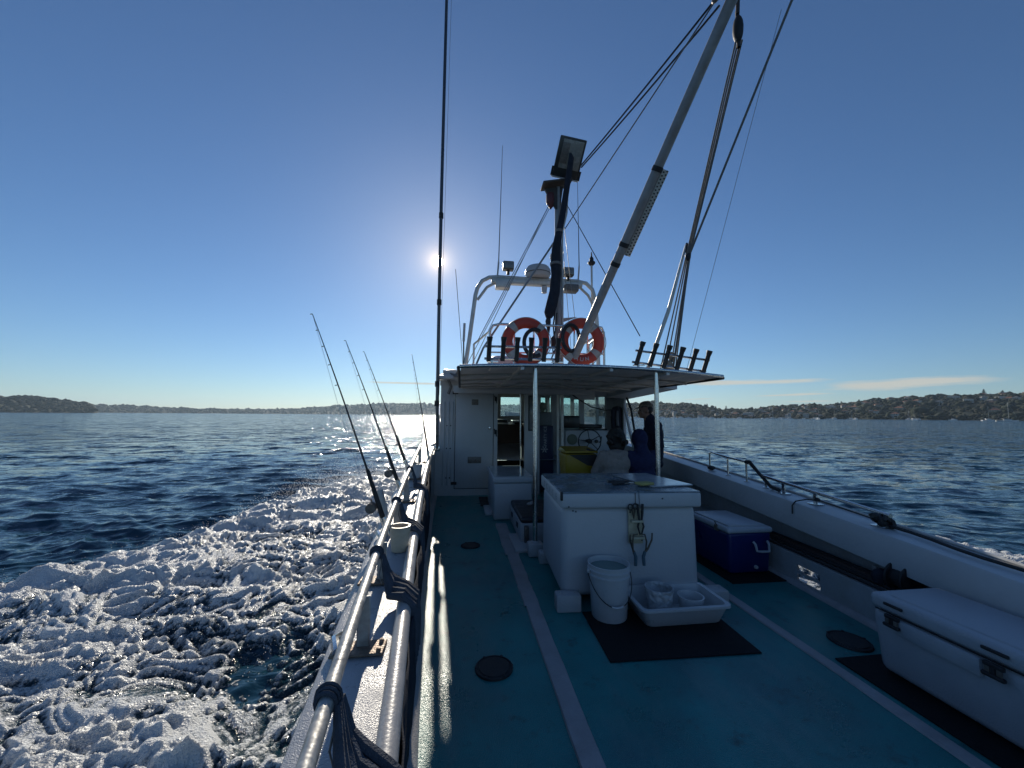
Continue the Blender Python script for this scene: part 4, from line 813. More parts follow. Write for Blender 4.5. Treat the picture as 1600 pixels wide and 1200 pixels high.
# topping lift lines from masthead to boom head
HEAD = Vector((2.56, 3.22, 5.74))
for i, (a, c) in enumerate((((1.90, 5.88, 5.70), HEAD + Vector((-.07, 0, .03))), ((1.91, 5.88, 5.67), HEAD + Vector((-.06, .02, -.07))), ((1.64, 5.95, 4.62), HEAD + Vector((-.10, 0.05, -.02))))):
    t = MB(); t.tube(sag(tuple(a), tuple(c), 0.02 if i < 2 else 0.0, 10), 0.011 if i < 2 else 0.008, 6)
    tag(t.build('topping_rope', M_WIRE if i == 2 else M_DARK), ['upper dark rope from the floodlight to the boom head', 'second dark rope just under it, floodlight to boom head', 'thin line from mid mast up to the boom head'][i], 'rope')
b = MB(); b.ball(HEAD + Vector((-.10, 0, .0)), (0.035, 0.05, 0.08), rot=Matrix.Rotation(R(30), 3, 'Y')); b.tube([HEAD + Vector((-.1, 0, 0)), HEAD + Vector((0, .05, .05))], 0.012, 6)
tag(b.build('pulley_block', M_PLATE), 'small pulley block on the left of the boom head', 'pulley')
# tackle from the boom head down to the canopy
tk = thing('rope_tackle', (2.6, 4.7, 2.12), 'multi part rope tackle hanging from the boom head to the canopy', 'tackle')
top = Vector((2.74, 3.28, 5.48)); kn = Vector((2.82, 4.4, 3.58))
b = MB(); b.ball((2.735, 3.29, 5.50), (0.045, 0.06, 0.15)); b.lathe([(0.018, -0.2), (0.02, 0.2)], (2.735, 3.29, 5.5), 8); b.tube([(2.72, 3.25, 5.85), (2.73, 3.28, 5.66)], 0.02, 6); b.build('pulley_block', M_DARK, tk)
for dx, e in ((-0.035, (2.57, 4.7, 2.14)), (-0.012, (2.64, 4.7, 2.14)), (0.012, (2.71, 4.7, 2.14)), (0.03, (2.79, 4.72, 2.14))):
    b = MB(); b.tube([top + Vector((dx, 0, -.1)), kn + Vector((dx * 0.7, 0, 0)), e], 0.0085, 6); b.build('rope', M_ROPE, tk)
b = MB(); b.tube([kn + Vector((-0.02, 0, 0.15)), (2.62, 4.55, 2.9), (2.38, 4.7, 2.12)], [0.014, 0.024, 0.024], 10); b.build('tackle_spar', M_ALU, tk)
b = MB(); b.ball(kn, (0.035, 0.035, 0.06)); b.ball(kn + Vector((-.01, 0, .1)), (0.025, 0.025, 0.08)); b.build('lashing', M_DARK, tk)
b = MB(); b.ball((2.74, 4.7, 2.33), (0.045, 0.04, 0.07)); b.ball((2.70, 4.7, 2.2), (0.05, 0.05, 0.09)); b.build('lower_block', mat('rope_tan', (0.32, 0.29, 0.24), 0.85, var=0.25, scale=40, bump=.5, bscale=90), tk)
t = MB(); t.tube([(3.62, 3.25, 6.4), (3.485, 3.4, 6.07), (2.84, 4.38, 3.62), (2.76, 4.72, 2.16)], 0.0145, 8); tag(t.build('guy_rope', M_ROPE), 'thick guy rope running up to the top right from the tackle', 'rope')
t = MB(); t.tube([(3.55, 3.6, 6.2), (2.95, 4.72, 2.15)], 0.003, 4); tag(t.build('guy_wire', M_WIRE), 'faint thin wire right of the thick guy rope', 'wire')
# port outrigger pole, in front of the sun
op = thing('outrigger_pole', (-0.41, 7.05, 0.95), 'tall thin outrigger pole standing in front of the sun', 'pole')
b = MB(); b.tube([(-0.415, 7.0, 0.95), (-0.43, 7.0, 1.8), (-0.437, 7.0, 3.6), (-0.440, 7.0, 5.7), (-0.428, 7.0, 9.7), (-0.42, 7.0, 10.6)], [0.027, 0.031, 0.031, 0.031, 0.029, 0.028], 12); b.build('pole', mat('pole_dark_alloy', (0.10, 0.10, 0.105), 0.35, metal=0.7), op)
for z in (1.7, 2.05, 3.55, 5.2): b = MB(); b.tube([(-0.436, 7.0, z), (-0.436, 7.0, z + 0.1)], 0.042, 12); b.build('joint_collar', M_DARK, op)
b = MB(); b.rbox((-0.42, 7.1, 1.5), (0.06, 0.16, 0.1), 0.01); b.rbox((-0.415, 7.05, 0.95), (0.09, 0.12, 0.1), 0.01); b.build('pole_bracket', M_STEEL, op)
t = MB(); t.tube([(-0.33, 7.0, 10.4), (-0.40, 7.02, 1.9)], 0.003, 4); t.build('halyard', M_WIRE, op)
# radar arch
ar = MB(); pth = [(0.04, 6.8, 2.28), (0.12, 6.8, 2.9), (0.215, 6.8, 3.70), (0.25, 6.8, 3.84), (0.33, 6.8, 3.97), (0.46, 6.8, 4.045), (0.62, 6.8, 4.06), (1.4, 6.8, 4.05), (2.1, 6.8, 4.06), (2.28, 6.8, 4.03), (2.40, 6.8, 3.92), (2.46, 6.8, 3.72), (2.49, 6.8, 3.2), (2.51, 6.8, 2.28)]
ar.tube(pth, 0.037, 12); arch = ar.build('radar_arch', M_ALU, B_)
b = MB(); b.rbox((1.35, 6.8, 3.98), (1.70, 0.14, 0.10), 0.03); b.build('arch_box_beam', M_ALU, arch)
for p in ([(0.62, 6.8, 3.98), (0.42, 6.8, 3.86), (0.255, 6.8, 3.62)], [(2.12, 6.8, 3.98), (2.32, 6.8, 3.80), (2.455, 6.8, 3.55)]): b = MB(); b.tube(p, 0.026, 8); b.build('arch_brace', M_ALU, arch)
for x in (0.70, 1.96): b = MB(); b.rbox((x, 6.72, 3.88), (0.26, 0.2, 0.13), 0.02); b.build('junction_box', M_PLATE if x > 1 else M_ALU, arch)
rd = thing('radar_dome', (1.36, 6.8, 4.07), 'white round radar dome on top of the arch', 'radar'); b = MB(); b.lathe([(0, 0.235), (0.13, 0.23), (0.20, 0.20), (0.235, 0.14), (0.235, 0.05), (0.20, 0.0), (0, 0)], (1.36, 6.8, 4.08), 28); b.build('dome', M_WHITE, rd)
b = MB(); b.lathe([(0.237, 0.06), (0.239, 0.065), (0.239, 0.075), (0.237, 0.08)], (1.36, 6.8, 4.08), 28); b.build('seam', M_PLATE, rd)
for x, z, lab in ((0.80, 4.25, 'square work light at the left end of the arch'), (1.92, 4.20, 'square work light right of the mast on the arch')):
    t = thing('work_light', (x, 6.8, z - 0.14), lab, 'work light'); b = MB(); b.rbox((x, 6.74, z), (0.20, 0.14, 0.16), 0.02); b.build('housing', M_PLATE, t); b = MB(); b.rbox((x, 6.664, z), (0.16, 0.012, 0.12), 0.01); b.build('lens', M_SALT, t); b = MB(); b.box((x, 6.76, z - 0.11), (0.05, 0.05, 0.08)); b.build('bracket', M_DARK, t)
b = MB(); b.lathe([(0.05, 0), (0.055, -0.03), (0.045, -0.10), (0.05, -0.12), (0, -0.14)], (1.47, 6.75, 3.91), 14); tag(b.build('anchor_lamp', M_WHITE), 'small white lamp hanging under the middle of the arch', 'lamp')
b = MB(); b.lathe([(0.035, 0), (0.04, 0.1), (0.055, 0.12), (0.05, 0.2), (0, 0.22)], (1.70 - .07, 6.75, 4.33), 14); b.tube([(1.63, 6.75, 4.04), (1.63, 6.75, 4.35)], 0.02, 8); tag(b.build('beacon_lamp', M_WHITE), 'small white beacon beside the mast above the arch', 'lamp')
for x, z1, lab in ((0.61, 6.6, 'long whip aerial on the left of the arch'), (2.13, 6.05, 'long whip aerial right of the mast')):
    t = thing('whip_aerial', (x, 6.8, 4.08), lab, 'aerial'); b = MB(); b.tube([(x, 6.8, 4.08), (x + 0.02, 6.8, 4.35)], 0.016, 8); b.build('base', M_WHITE, t); b = MB(); b.tube([(x + 0.02, 6.8, 4.35), (x + 0.07 * (1 if x < 1 else 0), 6.8, z1)], [0.010, 0.004], 6); b.build('whip', M_WIRE, t)
t = thing('navigation_light', (2.41, 6.85, 3.4), 'pole mounted navigation light at the right of the arch', 'navigation light'); b = MB(); b.tube([(2.42, 6.85, 2.3), (2.41, 6.85, 4.42)], 0.02, 8); b.build('pole', M_ALU, t); b = MB(); b.lathe([(0.03, 0), (0.07, 0.04), (0.07, 0.07), (0.04, 0.08), (0.04, 0.14), (0.015, 0.18), (0.01, 0.26), (0, 0.27)], (2.41, 6.85, 4.40), 14); b.build('lamp', M_DARK, t)
t = thing('stub_aerial', (0.02, 6.8, 2.3), 'short stub aerial beside the foot of the arch', 'aerial'); b = MB(); b.tube([(0.03, 6.8, 2.3), (0.02, 6.8, 2.85)], 0.012, 8); b.build('stem', M_DARK, t); b = MB(); b.tube([(0.02, 6.8, 2.85), (0.03, 6.8, 3.18)], 0.022, 8); b.build('tip', M_WHITE, t)
# flybridge guard rail and white moulding
fr_ = MB(); fr_.tube([(0.40, 5.75, 2.12), (0.41, 5.72, 2.82), (0.45, 5.7, 2.90), (0.55, 5.7, 2.925), (1.3, 5.7, 2.93), (2.05, 5.7, 2.945), (2.16, 5.7, 2.93), (2.21, 5.74, 2.86), (2.215, 5.75, 2.12)], 0.019, 10); fly = fr_.build('flybridge_rail', M_STEEL, B_)
for x in (0.78, 1.08, 1.72, 1.93): b = MB(); b.tube([(x, 5.72, 2.12), (x, 5.71, 2.93)], 0.015, 8); b.build('rail_post', M_STEEL, fly)
b = MB(); b.tube([(0.41, 5.76, 2.50), (2.21, 5.76, 2.52)], 0.012, 8); b.tube([(2.21, 5.74, 2.88), (1.62, 6.6, 2.5)], 0.02, 8); b.tube([(2.21, 5.74, 2.86), (2.30, 6.7, 2.86), (2.30, 6.75, 2.2)], 0.018, 8); b.tube([(0.41, 5.72, 2.82), (0.2, 6.75, 2.8), (0.2, 6.78, 2.2)], 0.018, 8); b.build('mid_rail', M_STEEL, fly)
b = MB(); b.rbox((0.72, 6.35, 2.30), (0.62, 0.6, 0.44), 0.15, 4); b.rbox((1.20, 6.3, 2.25), (0.55, 0.5, 0.3), 0.10, 4); b.build('flybridge_moulding', mat('moulding_pinkish', (0.62, 0.56, 0.55), 0.4, var=0.05), B_)
b = MB(); b.rbox((0.30, 6.6, 2.24), (0.3, 0.3, 0.26), 0.05); b.rbox((-0.22, 7.35, 2.33), (0.26, 0.4, 0.12), 0.03); b.build('roof_locker', M_WHITE, B_)
b = MB(); b.tube([(-0.12, 7.2, 2.27), (-0.06, 6.9, 2.33), (0.02, 6.8, 2.28), (-0.08, 7.0, 2.25), (-0.2, 7.15, 2.3), (-0.25, 7.25, 2.2), (-0.2, 7.35, 2.08), (-0.25, 7.4, 1.95)], 0.028, 7); b.build('bunched_rope', M_ROPE, B_)
# life rings
M_ORANGE = mat('ring_orange', (0.46, 0.045, 0.025), 0.5, var=0.15, scale=8, dirt=(0.4, 0.10, 0.06), dirt_scale=5, dirt_amt=0.4)
M_TAPE = mat('reflective_tape', (0.40, 0.36, 0.33), 0.45, var=0.15, scale=20)
def text_mb(txt, size, M4, mb, depth=0.002):
    cu = bpy.data.curves.new('txt', 'FONT'); cu.body = txt; cu.size = size; cu.align_x = 'CENTER'; cu.align_y = 'CENTER'; cu.extrude = depth
    o = bpy.data.objects.new('txt', cu); COL.objects.link(o); bpy.context.view_layer.update(); me = o.evaluated_get(bpy.context.evaluated_depsgraph_get()).to_mesh()
    mb.add([M4 @ v.co for v in me.vertices], [tuple(p.vertices) for p in me.polygons]); o.to_mesh_clear(); bpy.data.objects.remove(o); bpy.data.curves.remove(cu)
def life_ring(c, lab, letters, tilt):
    t = thing('life_ring', (c[0], c[1], c[2] - 0.36), lab, 'life ring', 'life rings'); Rm, rm = 0.283, 0.083; cc = Vector(c)
    rt = Matrix.Rotation(R(tilt), 3, 'Y')
    def pt(a, r): return cc + rt @ Vector((r * math.cos(a), 0, r * math.sin(a)))
    b = MB(); vs = []; n, m_ = 48, 14
    for i in range(n):
        a = 2 * math.pi * i / n
        for k in range(m_):
            e = 2 * math.pi * k / m_; p = pt(a, Rm + rm * math.cos(e)); vs.append((p.x, p.y + 0.055 * math.sin(e), p.z))
    b.add(vs, [(i * m_ + k, ((i + 1) % n) * m_ + k, ((i + 1) % n) * m_ + (k + 1) % m_, i * m_ + (k + 1) % m_) for i in range(n) for k in range(m_)]); b.build('ring', M_ORANGE, t)
    for q in range(4):
        a0 = R(48 + 90 * q); b = MB(); rings = []
        for i in range(4):
            a = a0 + R(9) * (i / 3 - 0.5) * 2
            rings.append([tuple(pt(a, Rm + (rm + .003) * math.cos(2 * math.pi * k / m_)) + Vector((0, 0.058 * math.sin(2 * math.pi * k / m_), 0))) for k in range(m_)])
        b.loft(rings, caps=False); b.build('tape_band', M_TAPE, t)
    b = MB(); pts = []
    for i in range(65):
        a = R(48) + 2 * math.pi * i / 64; s_ = abs(math.sin(2 * (a - R(48)))); p = pt(a, Rm + rm * 0.75 + 0.03 * s_); pts.append((p.x, p.y - 0.045 - 0.01 * s_, p.z - 0.02 * s_))
    b.tube(pts, 0.006, 6); b.build('grab_line', mat('line_offwhite', (0.45, 0.42, 0.38), 0.8), t)
    if letters:
        b = MB()
        for i, ch in enumerate(letters):
            a = R(-112 + 17 * i); p = pt(a, Rm); M4 = Matrix.Translation(p + Vector((0, -0.058, 0))) @ Matrix.Rotation(a + R(90), 4, 'Y').inverted() @ Matrix.Rotation(R(90), 4, 'X')
            text_mb(ch, 0.085, M4, b)
        b.build('lettering', M_WHITE, t, fix=False, smooth=False)
life_ring((0.945, 5.62, 2.655), 'orange life ring left of the mast', '', 4)
life_ring((1.80, 5.62, 2.68), 'orange lettered life ring right of the mast behind the boom', 'AUN', -3)
b = MB(); b.tube([(1.56 + 0.13 * math.cos(2 * math.pi * k / 20) + 0.06, 5.55, 2.72 + 0.2 * math.sin(2 * math.pi * k / 20)) for k in range(20)], 0.028, 8, closed=True); tag(b.build('hose_coil', M_DARK), 'black hose coil between mast and right life ring', 'hose')
b = MB(); b.tube([(1.06 + 0.16 * math.cos(a), 5.52, 2.62 + 0.2 * math.sin(a)) for a in [R(60 + 12 * k) for k in range(21)]][::-1], 0.03, 8); tag(b.build('hose_coil', M_DARK), 'black hose loop hanging inside the left life ring', 'hose')
# rod racks on the canopy edge
def rack(x0, dx, n, lean, lab, slope):
    t = thing('rod_rack', (x0, 4.6, zc(x0) + .02), lab, 'rod holder', 'rod racks on the canopy'); z0 = 2.20
    for k in range(n):
        x = x0 + dx * k; zb = z0 + slope * k; b = MB(); top_ = (x + lean, 4.55, zb + 0.29)
        b.tube([(x, 4.6, zb), along((x, 4.6, zb), top_, 0.8), along((x, 4.6, zb), top_, 0.84), top_], [0.028, 0.028, 0.032, 0.037], 12, caps=False); b.tube([along((x, 4.6, zb), top_, 0.01), along((x, 4.6, zb), top_, 0.97)], 0.024, 10); b.build('rod_tube', M_BLACKP, t)
    for f in (0.12, 0.62):
        b = MB(); b.tube([(x0 - 0.05 + lean * f, 4.63 - .05 * f, z0 + 0.29 * f - slope * .3), (x0 + dx * (n - 1) + 0.05 + lean * f, 4.63 - .05 * f, z0 + 0.29 * f + slope * (n - .7))], 0.015, 8); b.build('rack_bar', M_STEEL, t)
    for x, zz in ((x0 + 0.02, z0), (x0 + dx * (n - 1) - 0.02, z0 + slope * (n - 1))):
        b = MB(); b.tube([(x + .02, 4.64, zc(x) + .02), (x + .03, 4.64, zz + 0.04)], 0.016, 8); b.box((x + .03, 4.63, zz - 0.0), (0.14, 0.05, 0.012)); b.build('rack_foot', M_STEEL, t)
rack(0.315, 0.170, 6, 0.01, 'row of six upright black rod holders on the left of the canopy', 0.002)
rack(2.195, 0.182, 6, 0.075, 'row of six leaning black rod holders on the right canopy corner', -0.018)

# ================================================================ GEAR ON DECK
M_PLAST = mat('white_plastic', (0.48, 0.49, 0.50), 0.35, var=0.05, scale=5, dirt=(0.35, 0.34, 0.32), dirt_scale=3, dirt_amt=0.3)
M_ICEB = mat('icebox_gelcoat', (0.43, 0.45, 0.47), 0.42, var=0.05, scale=3, bump=0.15, bscale=50, dirt=(0.40, 0.38, 0.36), dirt_scale=1.5, dirt_amt=0.35)
M_ICET = mat('icebox_top_grip', (0.13, 0.17, 0.20), 0.24, var=0.25, scale=5, bump=0.4, bscale=120, dirt=(0.36, 0.40, 0.43), dirt_scale=2.5, dirt_amt=0.5, rvar=0.15)
# --- icebox
t = thing('icebox', (1.46, 3.65, 0.0), 'large white fibreglass icebox with grey worn lid, mid deck', 'icebox'); RZ = Matrix.Rotation(R(-3.0), 3, 'Z')
def rz(p, c=(1.46, 3.65)): q = RZ @ Vector((p[0] - c[0], p[1] - c[1], 0)); return (q.x + c[0], q.y + c[1], p[2])
b = MB(); b.rbox((1.46, 3.66, 0.43), (1.175, 0.995, 0.74), 0.075, 5, rot=RZ, taper=(1.02, 1.02)); b.build('body', M_ICEB, t)
b = MB(); b.rbox((1.46, 3.65, 0.845), (1.215, 1.06, 0.125), 0.022, 3, rot=RZ); lid = b.build('lid', M_ICEB, t)
b = MB(); b.rbox((1.46, 3.652, 0.909), (1.206, 1.05, 0.014), 0.006, 1, rot=RZ); b.build('grip_top', M_ICET, lid)
b = MB(); b.box(rz((1.485, 3.119, 0.86)), (0.005, 0.004, 0.10), RZ); b.build('lid_seam', M_DARK, lid)
b = MB(); b.rbox(rz((0.862, 3.13, 0.885)), (0.02, 0.03, 0.07), 0.004, rot=RZ); b.build('corner_strap', M_DARK, lid)
for x, z in ((0.92, 0.80), (0.99, 0.75), (1.72, 0.86), (0.965, 0.757)):
    b = MB(); b.lathe([(0, .006), (.006, .004), (.007, 0)], rz((x, 3.118 if z > .77 else 3.163, z)), 8, rot=Matrix.Rotation(R(90), 3, 'X')); b.build('screw', M_DARK, t)
b = MB()
for i, ch in enumerate('ZCITE'):
    text_mb(ch, 0.075, Matrix.Translation(Vector(rz((0.8515, 3.95 - 0.16 * i, 0.845)))) @ Matrix.Rotation(R(-93), 4, 'Z') @ Matrix.Rotation(R(90), 4, 'X'), b, 0.0008)
b.build('worn_lettering', mat('faded_ink', (0.20, 0.21, 0.23), 0.7), lid, fix=False, smooth=False)
for p, d_ in (((0.875, 3.13, 0.065), (0.20, 0.12, 0.13)), ((2.12, 3.10, 0.06), (0.20, 0.14, 0.12)), ((0.93, 4.12, 0.06), (0.18, 0.12, 0.12)), ((2.0, 4.12, 0.06), (0.18, 0.12, 0.12))):
    b = MB(); b.rbox(p, d_, 0.014, 2, rot=RZ)
    for sx in (-.06, .06): b.lathe([(0, .012), (.010, .010), (.012, 0)], (p[0] + sx, p[1], p[2] + d_[2] / 2 - .002), 6)
    b.build('chock', M_WHITE2, t)
# --- things on the icebox
b = MB(); b.rbox((1.86, 3.66, 0.924), (0.42, 0.72, 0.014), 0.006, 1, rot=Matrix.Rotation(R(8), 3, 'Z')); tag(b.build('cutting_board', mat('board_pale', (0.38, 0.40, 0.42), 0.22, var=0.2, scale=4, dirt=(0.15, 0.14, 0.15), dirt_scale=3, dirt_amt=0.6)), 'pale scratched cutting board lying on the icebox lid', 'cutting board')
b = MB(); b.rbox((1.66, 3.36, 0.942), (0.15, 0.10, 0.026), 0.012, 3, rot=Matrix.Rotation(R(15), 3, 'Z')); tag(b.build('sponge', mat('sponge_yellow', (0.35, 0.32, 0.12), 0.9, var=0.2, scale=30, bump=.6, bscale=120)), 'flat yellow sponge on the icebox lid', 'sponge')
t = thing('knife', (1.55, 3.45, 0.925), 'dark handled knife lying beside the yellow sponge', 'knife'); b = MB(); b.add([(1.50, 3.44, .925), (1.72, 3.50, .925), (1.74, 3.52, .925), (1.50, 3.475, .925), (1.50, 3.44, .929), (1.72, 3.50, .929), (1.74, 3.52, .929), (1.50, 3.475, .929)], [(0, 1, 2, 3), (7, 6, 5, 4), (0, 4, 5, 1), (1, 5, 6, 2), (2, 6, 7, 3), (3, 7, 4, 0)]); b.build('blade', M_STEEL, t); b = MB(); b.rbox((1.445, 3.44, 0.932), (0.13, 0.03, 0.022), 0.008, rot=Matrix.Rotation(R(14), 3, 'Z')); b.build('handle', M_DARK, t)
b = MB(); b.rbox((1.50, 3.56, 0.925), (0.20, 0.06, 0.018), 0.008, rot=Matrix.Rotation(R(-10), 3, 'Z')); tag(b.build('tool_roll', M_DARK), 'small dark tool roll behind the knife on the icebox', 'tool')
# --- tool holder on the icebox front
FYc = 3.155
t = thing('tool_holder', (1.465, FYc, 0.50), 'cream plastic tool holder fixed to the icebox front', 'tool holder'); M_CREAM = mat('cream_plastic', (0.42, 0.39, 0.28), 0.5, var=0.15, scale=12, dirt=(0.2, 0.15, 0.1), dirt_scale=9, dirt_amt=0.5)
b = MB(); b.rbox((1.465, FYc - 0.012, 0.635), (0.125, 0.02, 0.29), 0.008, rot=RZ); b.build('back_board', M_CREAM, t)
for z, w in ((0.68, 0.10), (0.545, 0.12)): b = MB(); b.rbox((1.465, FYc - 0.045, z), (w, 0.045, 0.02), 0.006, rot=RZ); b.build('slot_bar', M_CREAM, t)
b = MB()
for sx in (-.05, .05):
    for z in (.75, .52): b.lathe([(0, .006), (.007, .004), (.008, 0)], (1.465 + sx, FYc - .024, z), 8, rot=Matrix.Rotation(R(90), 3, 'X'))
b.build('screws', M_DARK, t)
def pliers(name, x, z, lab, s_, hm, spread=0.05):
    t = thing(name, (x, FYc - .07, z - .2), lab, 'pliers'); y = FYc - 0.06
    for sg in (-1, 1):
        b = MB(); b.tube([(x + sg * .008, y, z + .07 * s_), (x + sg * .012, y, z + .03), (x + sg * .010, y, z)], [0.006, 0.010, 0.009], 8); b.build('jaw', M_PLATE, t)
        b = MB(); b.tube([(x + sg * .012, y, z - .0), (x + sg * spread * .7, y - .005, z - .05), (x + sg * spread, y - .008, z - .11 * s_), (x + sg * spread * .8, y - .008, z - .20 * s_)], [0.010, 0.0085, 0.0085, 0.010], 8); b.build('handle', hm, t)
    return t
M_TOOL = mat('tool_steel', (0.10, 0.085, 0.07), 0.45, metal=0.7, var=0.3, scale=30)
M_GRIP = mat('grip_teal', (0.05, 0.10, 0.13), 0.6)
for i, (x, lab) in enumerate(((1.425, 'open long nosed pliers hanging left on the icebox tool holder'), (1.522, 'open long nosed pliers hanging right on the icebox tool holder'))):
    t = thing('pliers', (x, FYc - .07, 0.33), lab, 'pliers'); y = FYc - 0.062; s2 = -1 if i == 0 else 1
    b = MB(); b.tube([(1.47 + .01 * s2, y, 0.58), (x - .0, y, 0.575), (x + .012 * s2, y - .005, 0.52), (x + .008 * s2, y, 0.455), (x - .0 * s2, y, 0.43)], [.006, .007, .007, .008, .010], 8); b.build('arm', M_TOOL, t)
    b = MB(); b.tube([(x + .065 * s2, y, 0.585), (x + .06 * s2, y, 0.53), (x + .025 * s2, y, 0.46), (x, y, 0.435)], [.006, .007, .008, .010], 8) if i else b.tube([(x - .03, y, 0.58), (x - .032, y, 0.53), (x - .01, y, 0.465), (x + .005, y, 0.43)], [.006, .007, .008, .010], 8); b.build('arm', M_TOOL, t)
    b = MB(); b.tube([(x, y, 0.44), (x - .015 * s2, y, 0.40), (x - .012 * s2, y - .003, 0.33)], [.012, .014, .013], 10); b.build('grip', M_GRIP, t)
t = thing('scissors', (1.42, FYc - .05, 0.70), 'black handled scissors in the top of the tool holder', 'scissors')
for cx_, cz in ((1.408, .795), (1.450, .80)): b = MB(); b.tube([(cx_ + .020 * math.cos(k * math.pi / 6), FYc - .05, cz + .024 * math.sin(k * math.pi / 6)) for k in range(12)], .006, 6, closed=True); b.build('handle_loop', M_DARK, t)
b = MB(); b.tube([(1.42, FYc - .05, .78), (1.435, FYc - .05, .70)], [.008, .004], 6); b.tube([(1.445, FYc - .05, .78), (1.435, FYc - .05, .70)], [.008, .004], 6); b.build('blades', M_TOOL, t)
t = thing('cutters', (1.49, FYc - .05, 0.60), 'dark wire cutters standing in the tool holder slots', 'cutters')
for sg in (-1, 1): b = MB(); b.tube([(1.49 + sg * .022, FYc - .055, .82), (1.49 + sg * .018, FYc - .055, .75), (1.49 + sg * .01, FYc - .055, .69), (1.49 + sg * .026, FYc - .06, .64), (1.488 + sg * .006, FYc - .06, .575)], [.010, .011, .009, .008, .006], 8); b.build('lever', M_DARK, t)
t2 = MB(); t2.tube([(1.487, 3.112, .925), (1.486, 3.108, .87), (1.487, 3.10, .80)], .0025, 5); tag(t2.build('lanyard', M_DARK), 'thin dark cord hanging over the icebox front edge', 'cord')
# --- bucket
def bucket(name, c, r0, r1, h, label, m, handle=True, water=None, ribs=True):
    t = thing(name, c, label, 'bucket'); b = MB(); p = [(r0 * .96, 0.0), (r0, 0.01)]
    if ribs: p += [(r0 + (r1 - r0) * .78, h * .78), (r1 + .006, h * .79), (r1 + .006, h * .815), (r0 + (r1 - r0) * .83, h * .83), (r0 + (r1 - r0) * .88, h * .88), (r1 + .008, h * .89), (r1 + .008, h * .91), (r1, h * .92), (r1, h * .97)]
    p += [(r1 + .006, h * .975), (r1 + .006, h), (r1 - .004, h), (r1 - .006, h * .96), (r0 - .006, 0.012), (0, 0.012)]
    b.lathe(p, c, 40); b.lathe([(r0 * .96, 0.0), (0, 0.0)], c, 40); b.build('body', m, t)
    if water:
        b = MB(); rw = r0 + (r1 - r0) * water - .005; b.lathe([(0, h * water), (rw, h * water)], c, 40); b.build('water', water_m, t)
    if handle:
        b = MB(); pts = []
        for k in range(25):
            u = k / 24; a = math.pi * u; x = -math.cos(a) * (r1 + .014); dz = -math.sin(a) * h * .52; pts.append((c[0] + x, c[1] - math.sin(a) * (r1 + .018) * (1.0 if True else 1), c[2] + h * .86 + dz))
        b.tube(pts, .0035, 6); b.build('wire_handle', M_DARK, t); g = pts[10:15]
        b = MB(); b.tube(g, .008, 8); b.build('handle_grip', M_PLAST, t)
        for sx in (-1, 1): b = MB(); b.rbox((c[0] + sx * (r1 + .008), c[1], c[2] + h * .86), (.02, .03, .03), .006); b.build('handle_lug', m, t)
    return t
water_m = mat('bucket_water', (0.12, 0.20, 0.19), 0.06, var=0.05)
bucket('bucket', (1.165, 2.985, 0.008), 0.134, 0.156, 0.40, 'tall white bucket half full of water before the icebox', M_PLAST, water=0.90)
# --- tub with two pots
t = thing('wash_tub', (1.665, 2.93, 0.008), 'shallow white rectangular tub holding two pots', 'tub'); b = MB()
def rring(x0, x1, y0, y1, z, r, n=5):
    out = []
    for (cx_, cy_, a0) in ((x1 - r, y1 - r, 0), (x0 + r, y1 - r, 90), (x0 + r, y0 + r, 180), (x1 - r, y0 + r, 270)):
        for k in range(n): a = R(a0 + 90 * k / (n - 1)); out.append((cx_ + r * math.cos(a), cy_ + r * math.sin(a), z))
    return out
b.loft([rring(1.385, 1.955, 2.79, 3.07, .010, .04), rring(1.375, 1.965, 2.78, 3.08, .02, .04), rring(1.335, 2.0, 2.735, 3.125, .140, .04), rring(1.315, 2.02, 2.715, 3.145, .142, .05), rring(1.315, 2.02, 2.715, 3.145, .158, .05), rring(1.343, 1.99, 2.745, 3.115, .158, .04), rring(1.385, 1.955, 2.79, 3.07, .020, .04)]); b.build('basin', M_PLAST, t)
bucket('pot', (1.56, 2.95, 0.03), 0.088, 0.102, 0.19, 'crumpled white pot standing in the left of the tub', mat('pot_white', (0.46, 0.47, 0.48), 0.6, var=0.08, scale=20, bump=1.0, bscale=22), handle=False, ribs=False)
bucket('pot', (1.80, 2.91, 0.03), 0.080, 0.092, 0.13, 'lower round pot standing in the right of the tub', M_PLAST, handle=False, ribs=False)
# --- mats
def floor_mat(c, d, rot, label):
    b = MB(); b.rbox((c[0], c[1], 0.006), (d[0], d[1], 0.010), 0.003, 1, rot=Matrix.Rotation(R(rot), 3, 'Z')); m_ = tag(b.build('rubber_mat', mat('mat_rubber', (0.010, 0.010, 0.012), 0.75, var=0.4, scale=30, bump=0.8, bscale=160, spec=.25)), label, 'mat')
floor_mat((1.48, 2.74), (1.03, 0.62), -1.5, 'black rubber mat under the bucket and tub'); floor_mat((2.86, 3.86), (0.66, 0.92), 0, 'black mat under the blue cooler'); floor_mat((2.72, 1.45), (0.62, 1.72), 0, 'black mat under the big white cooler')
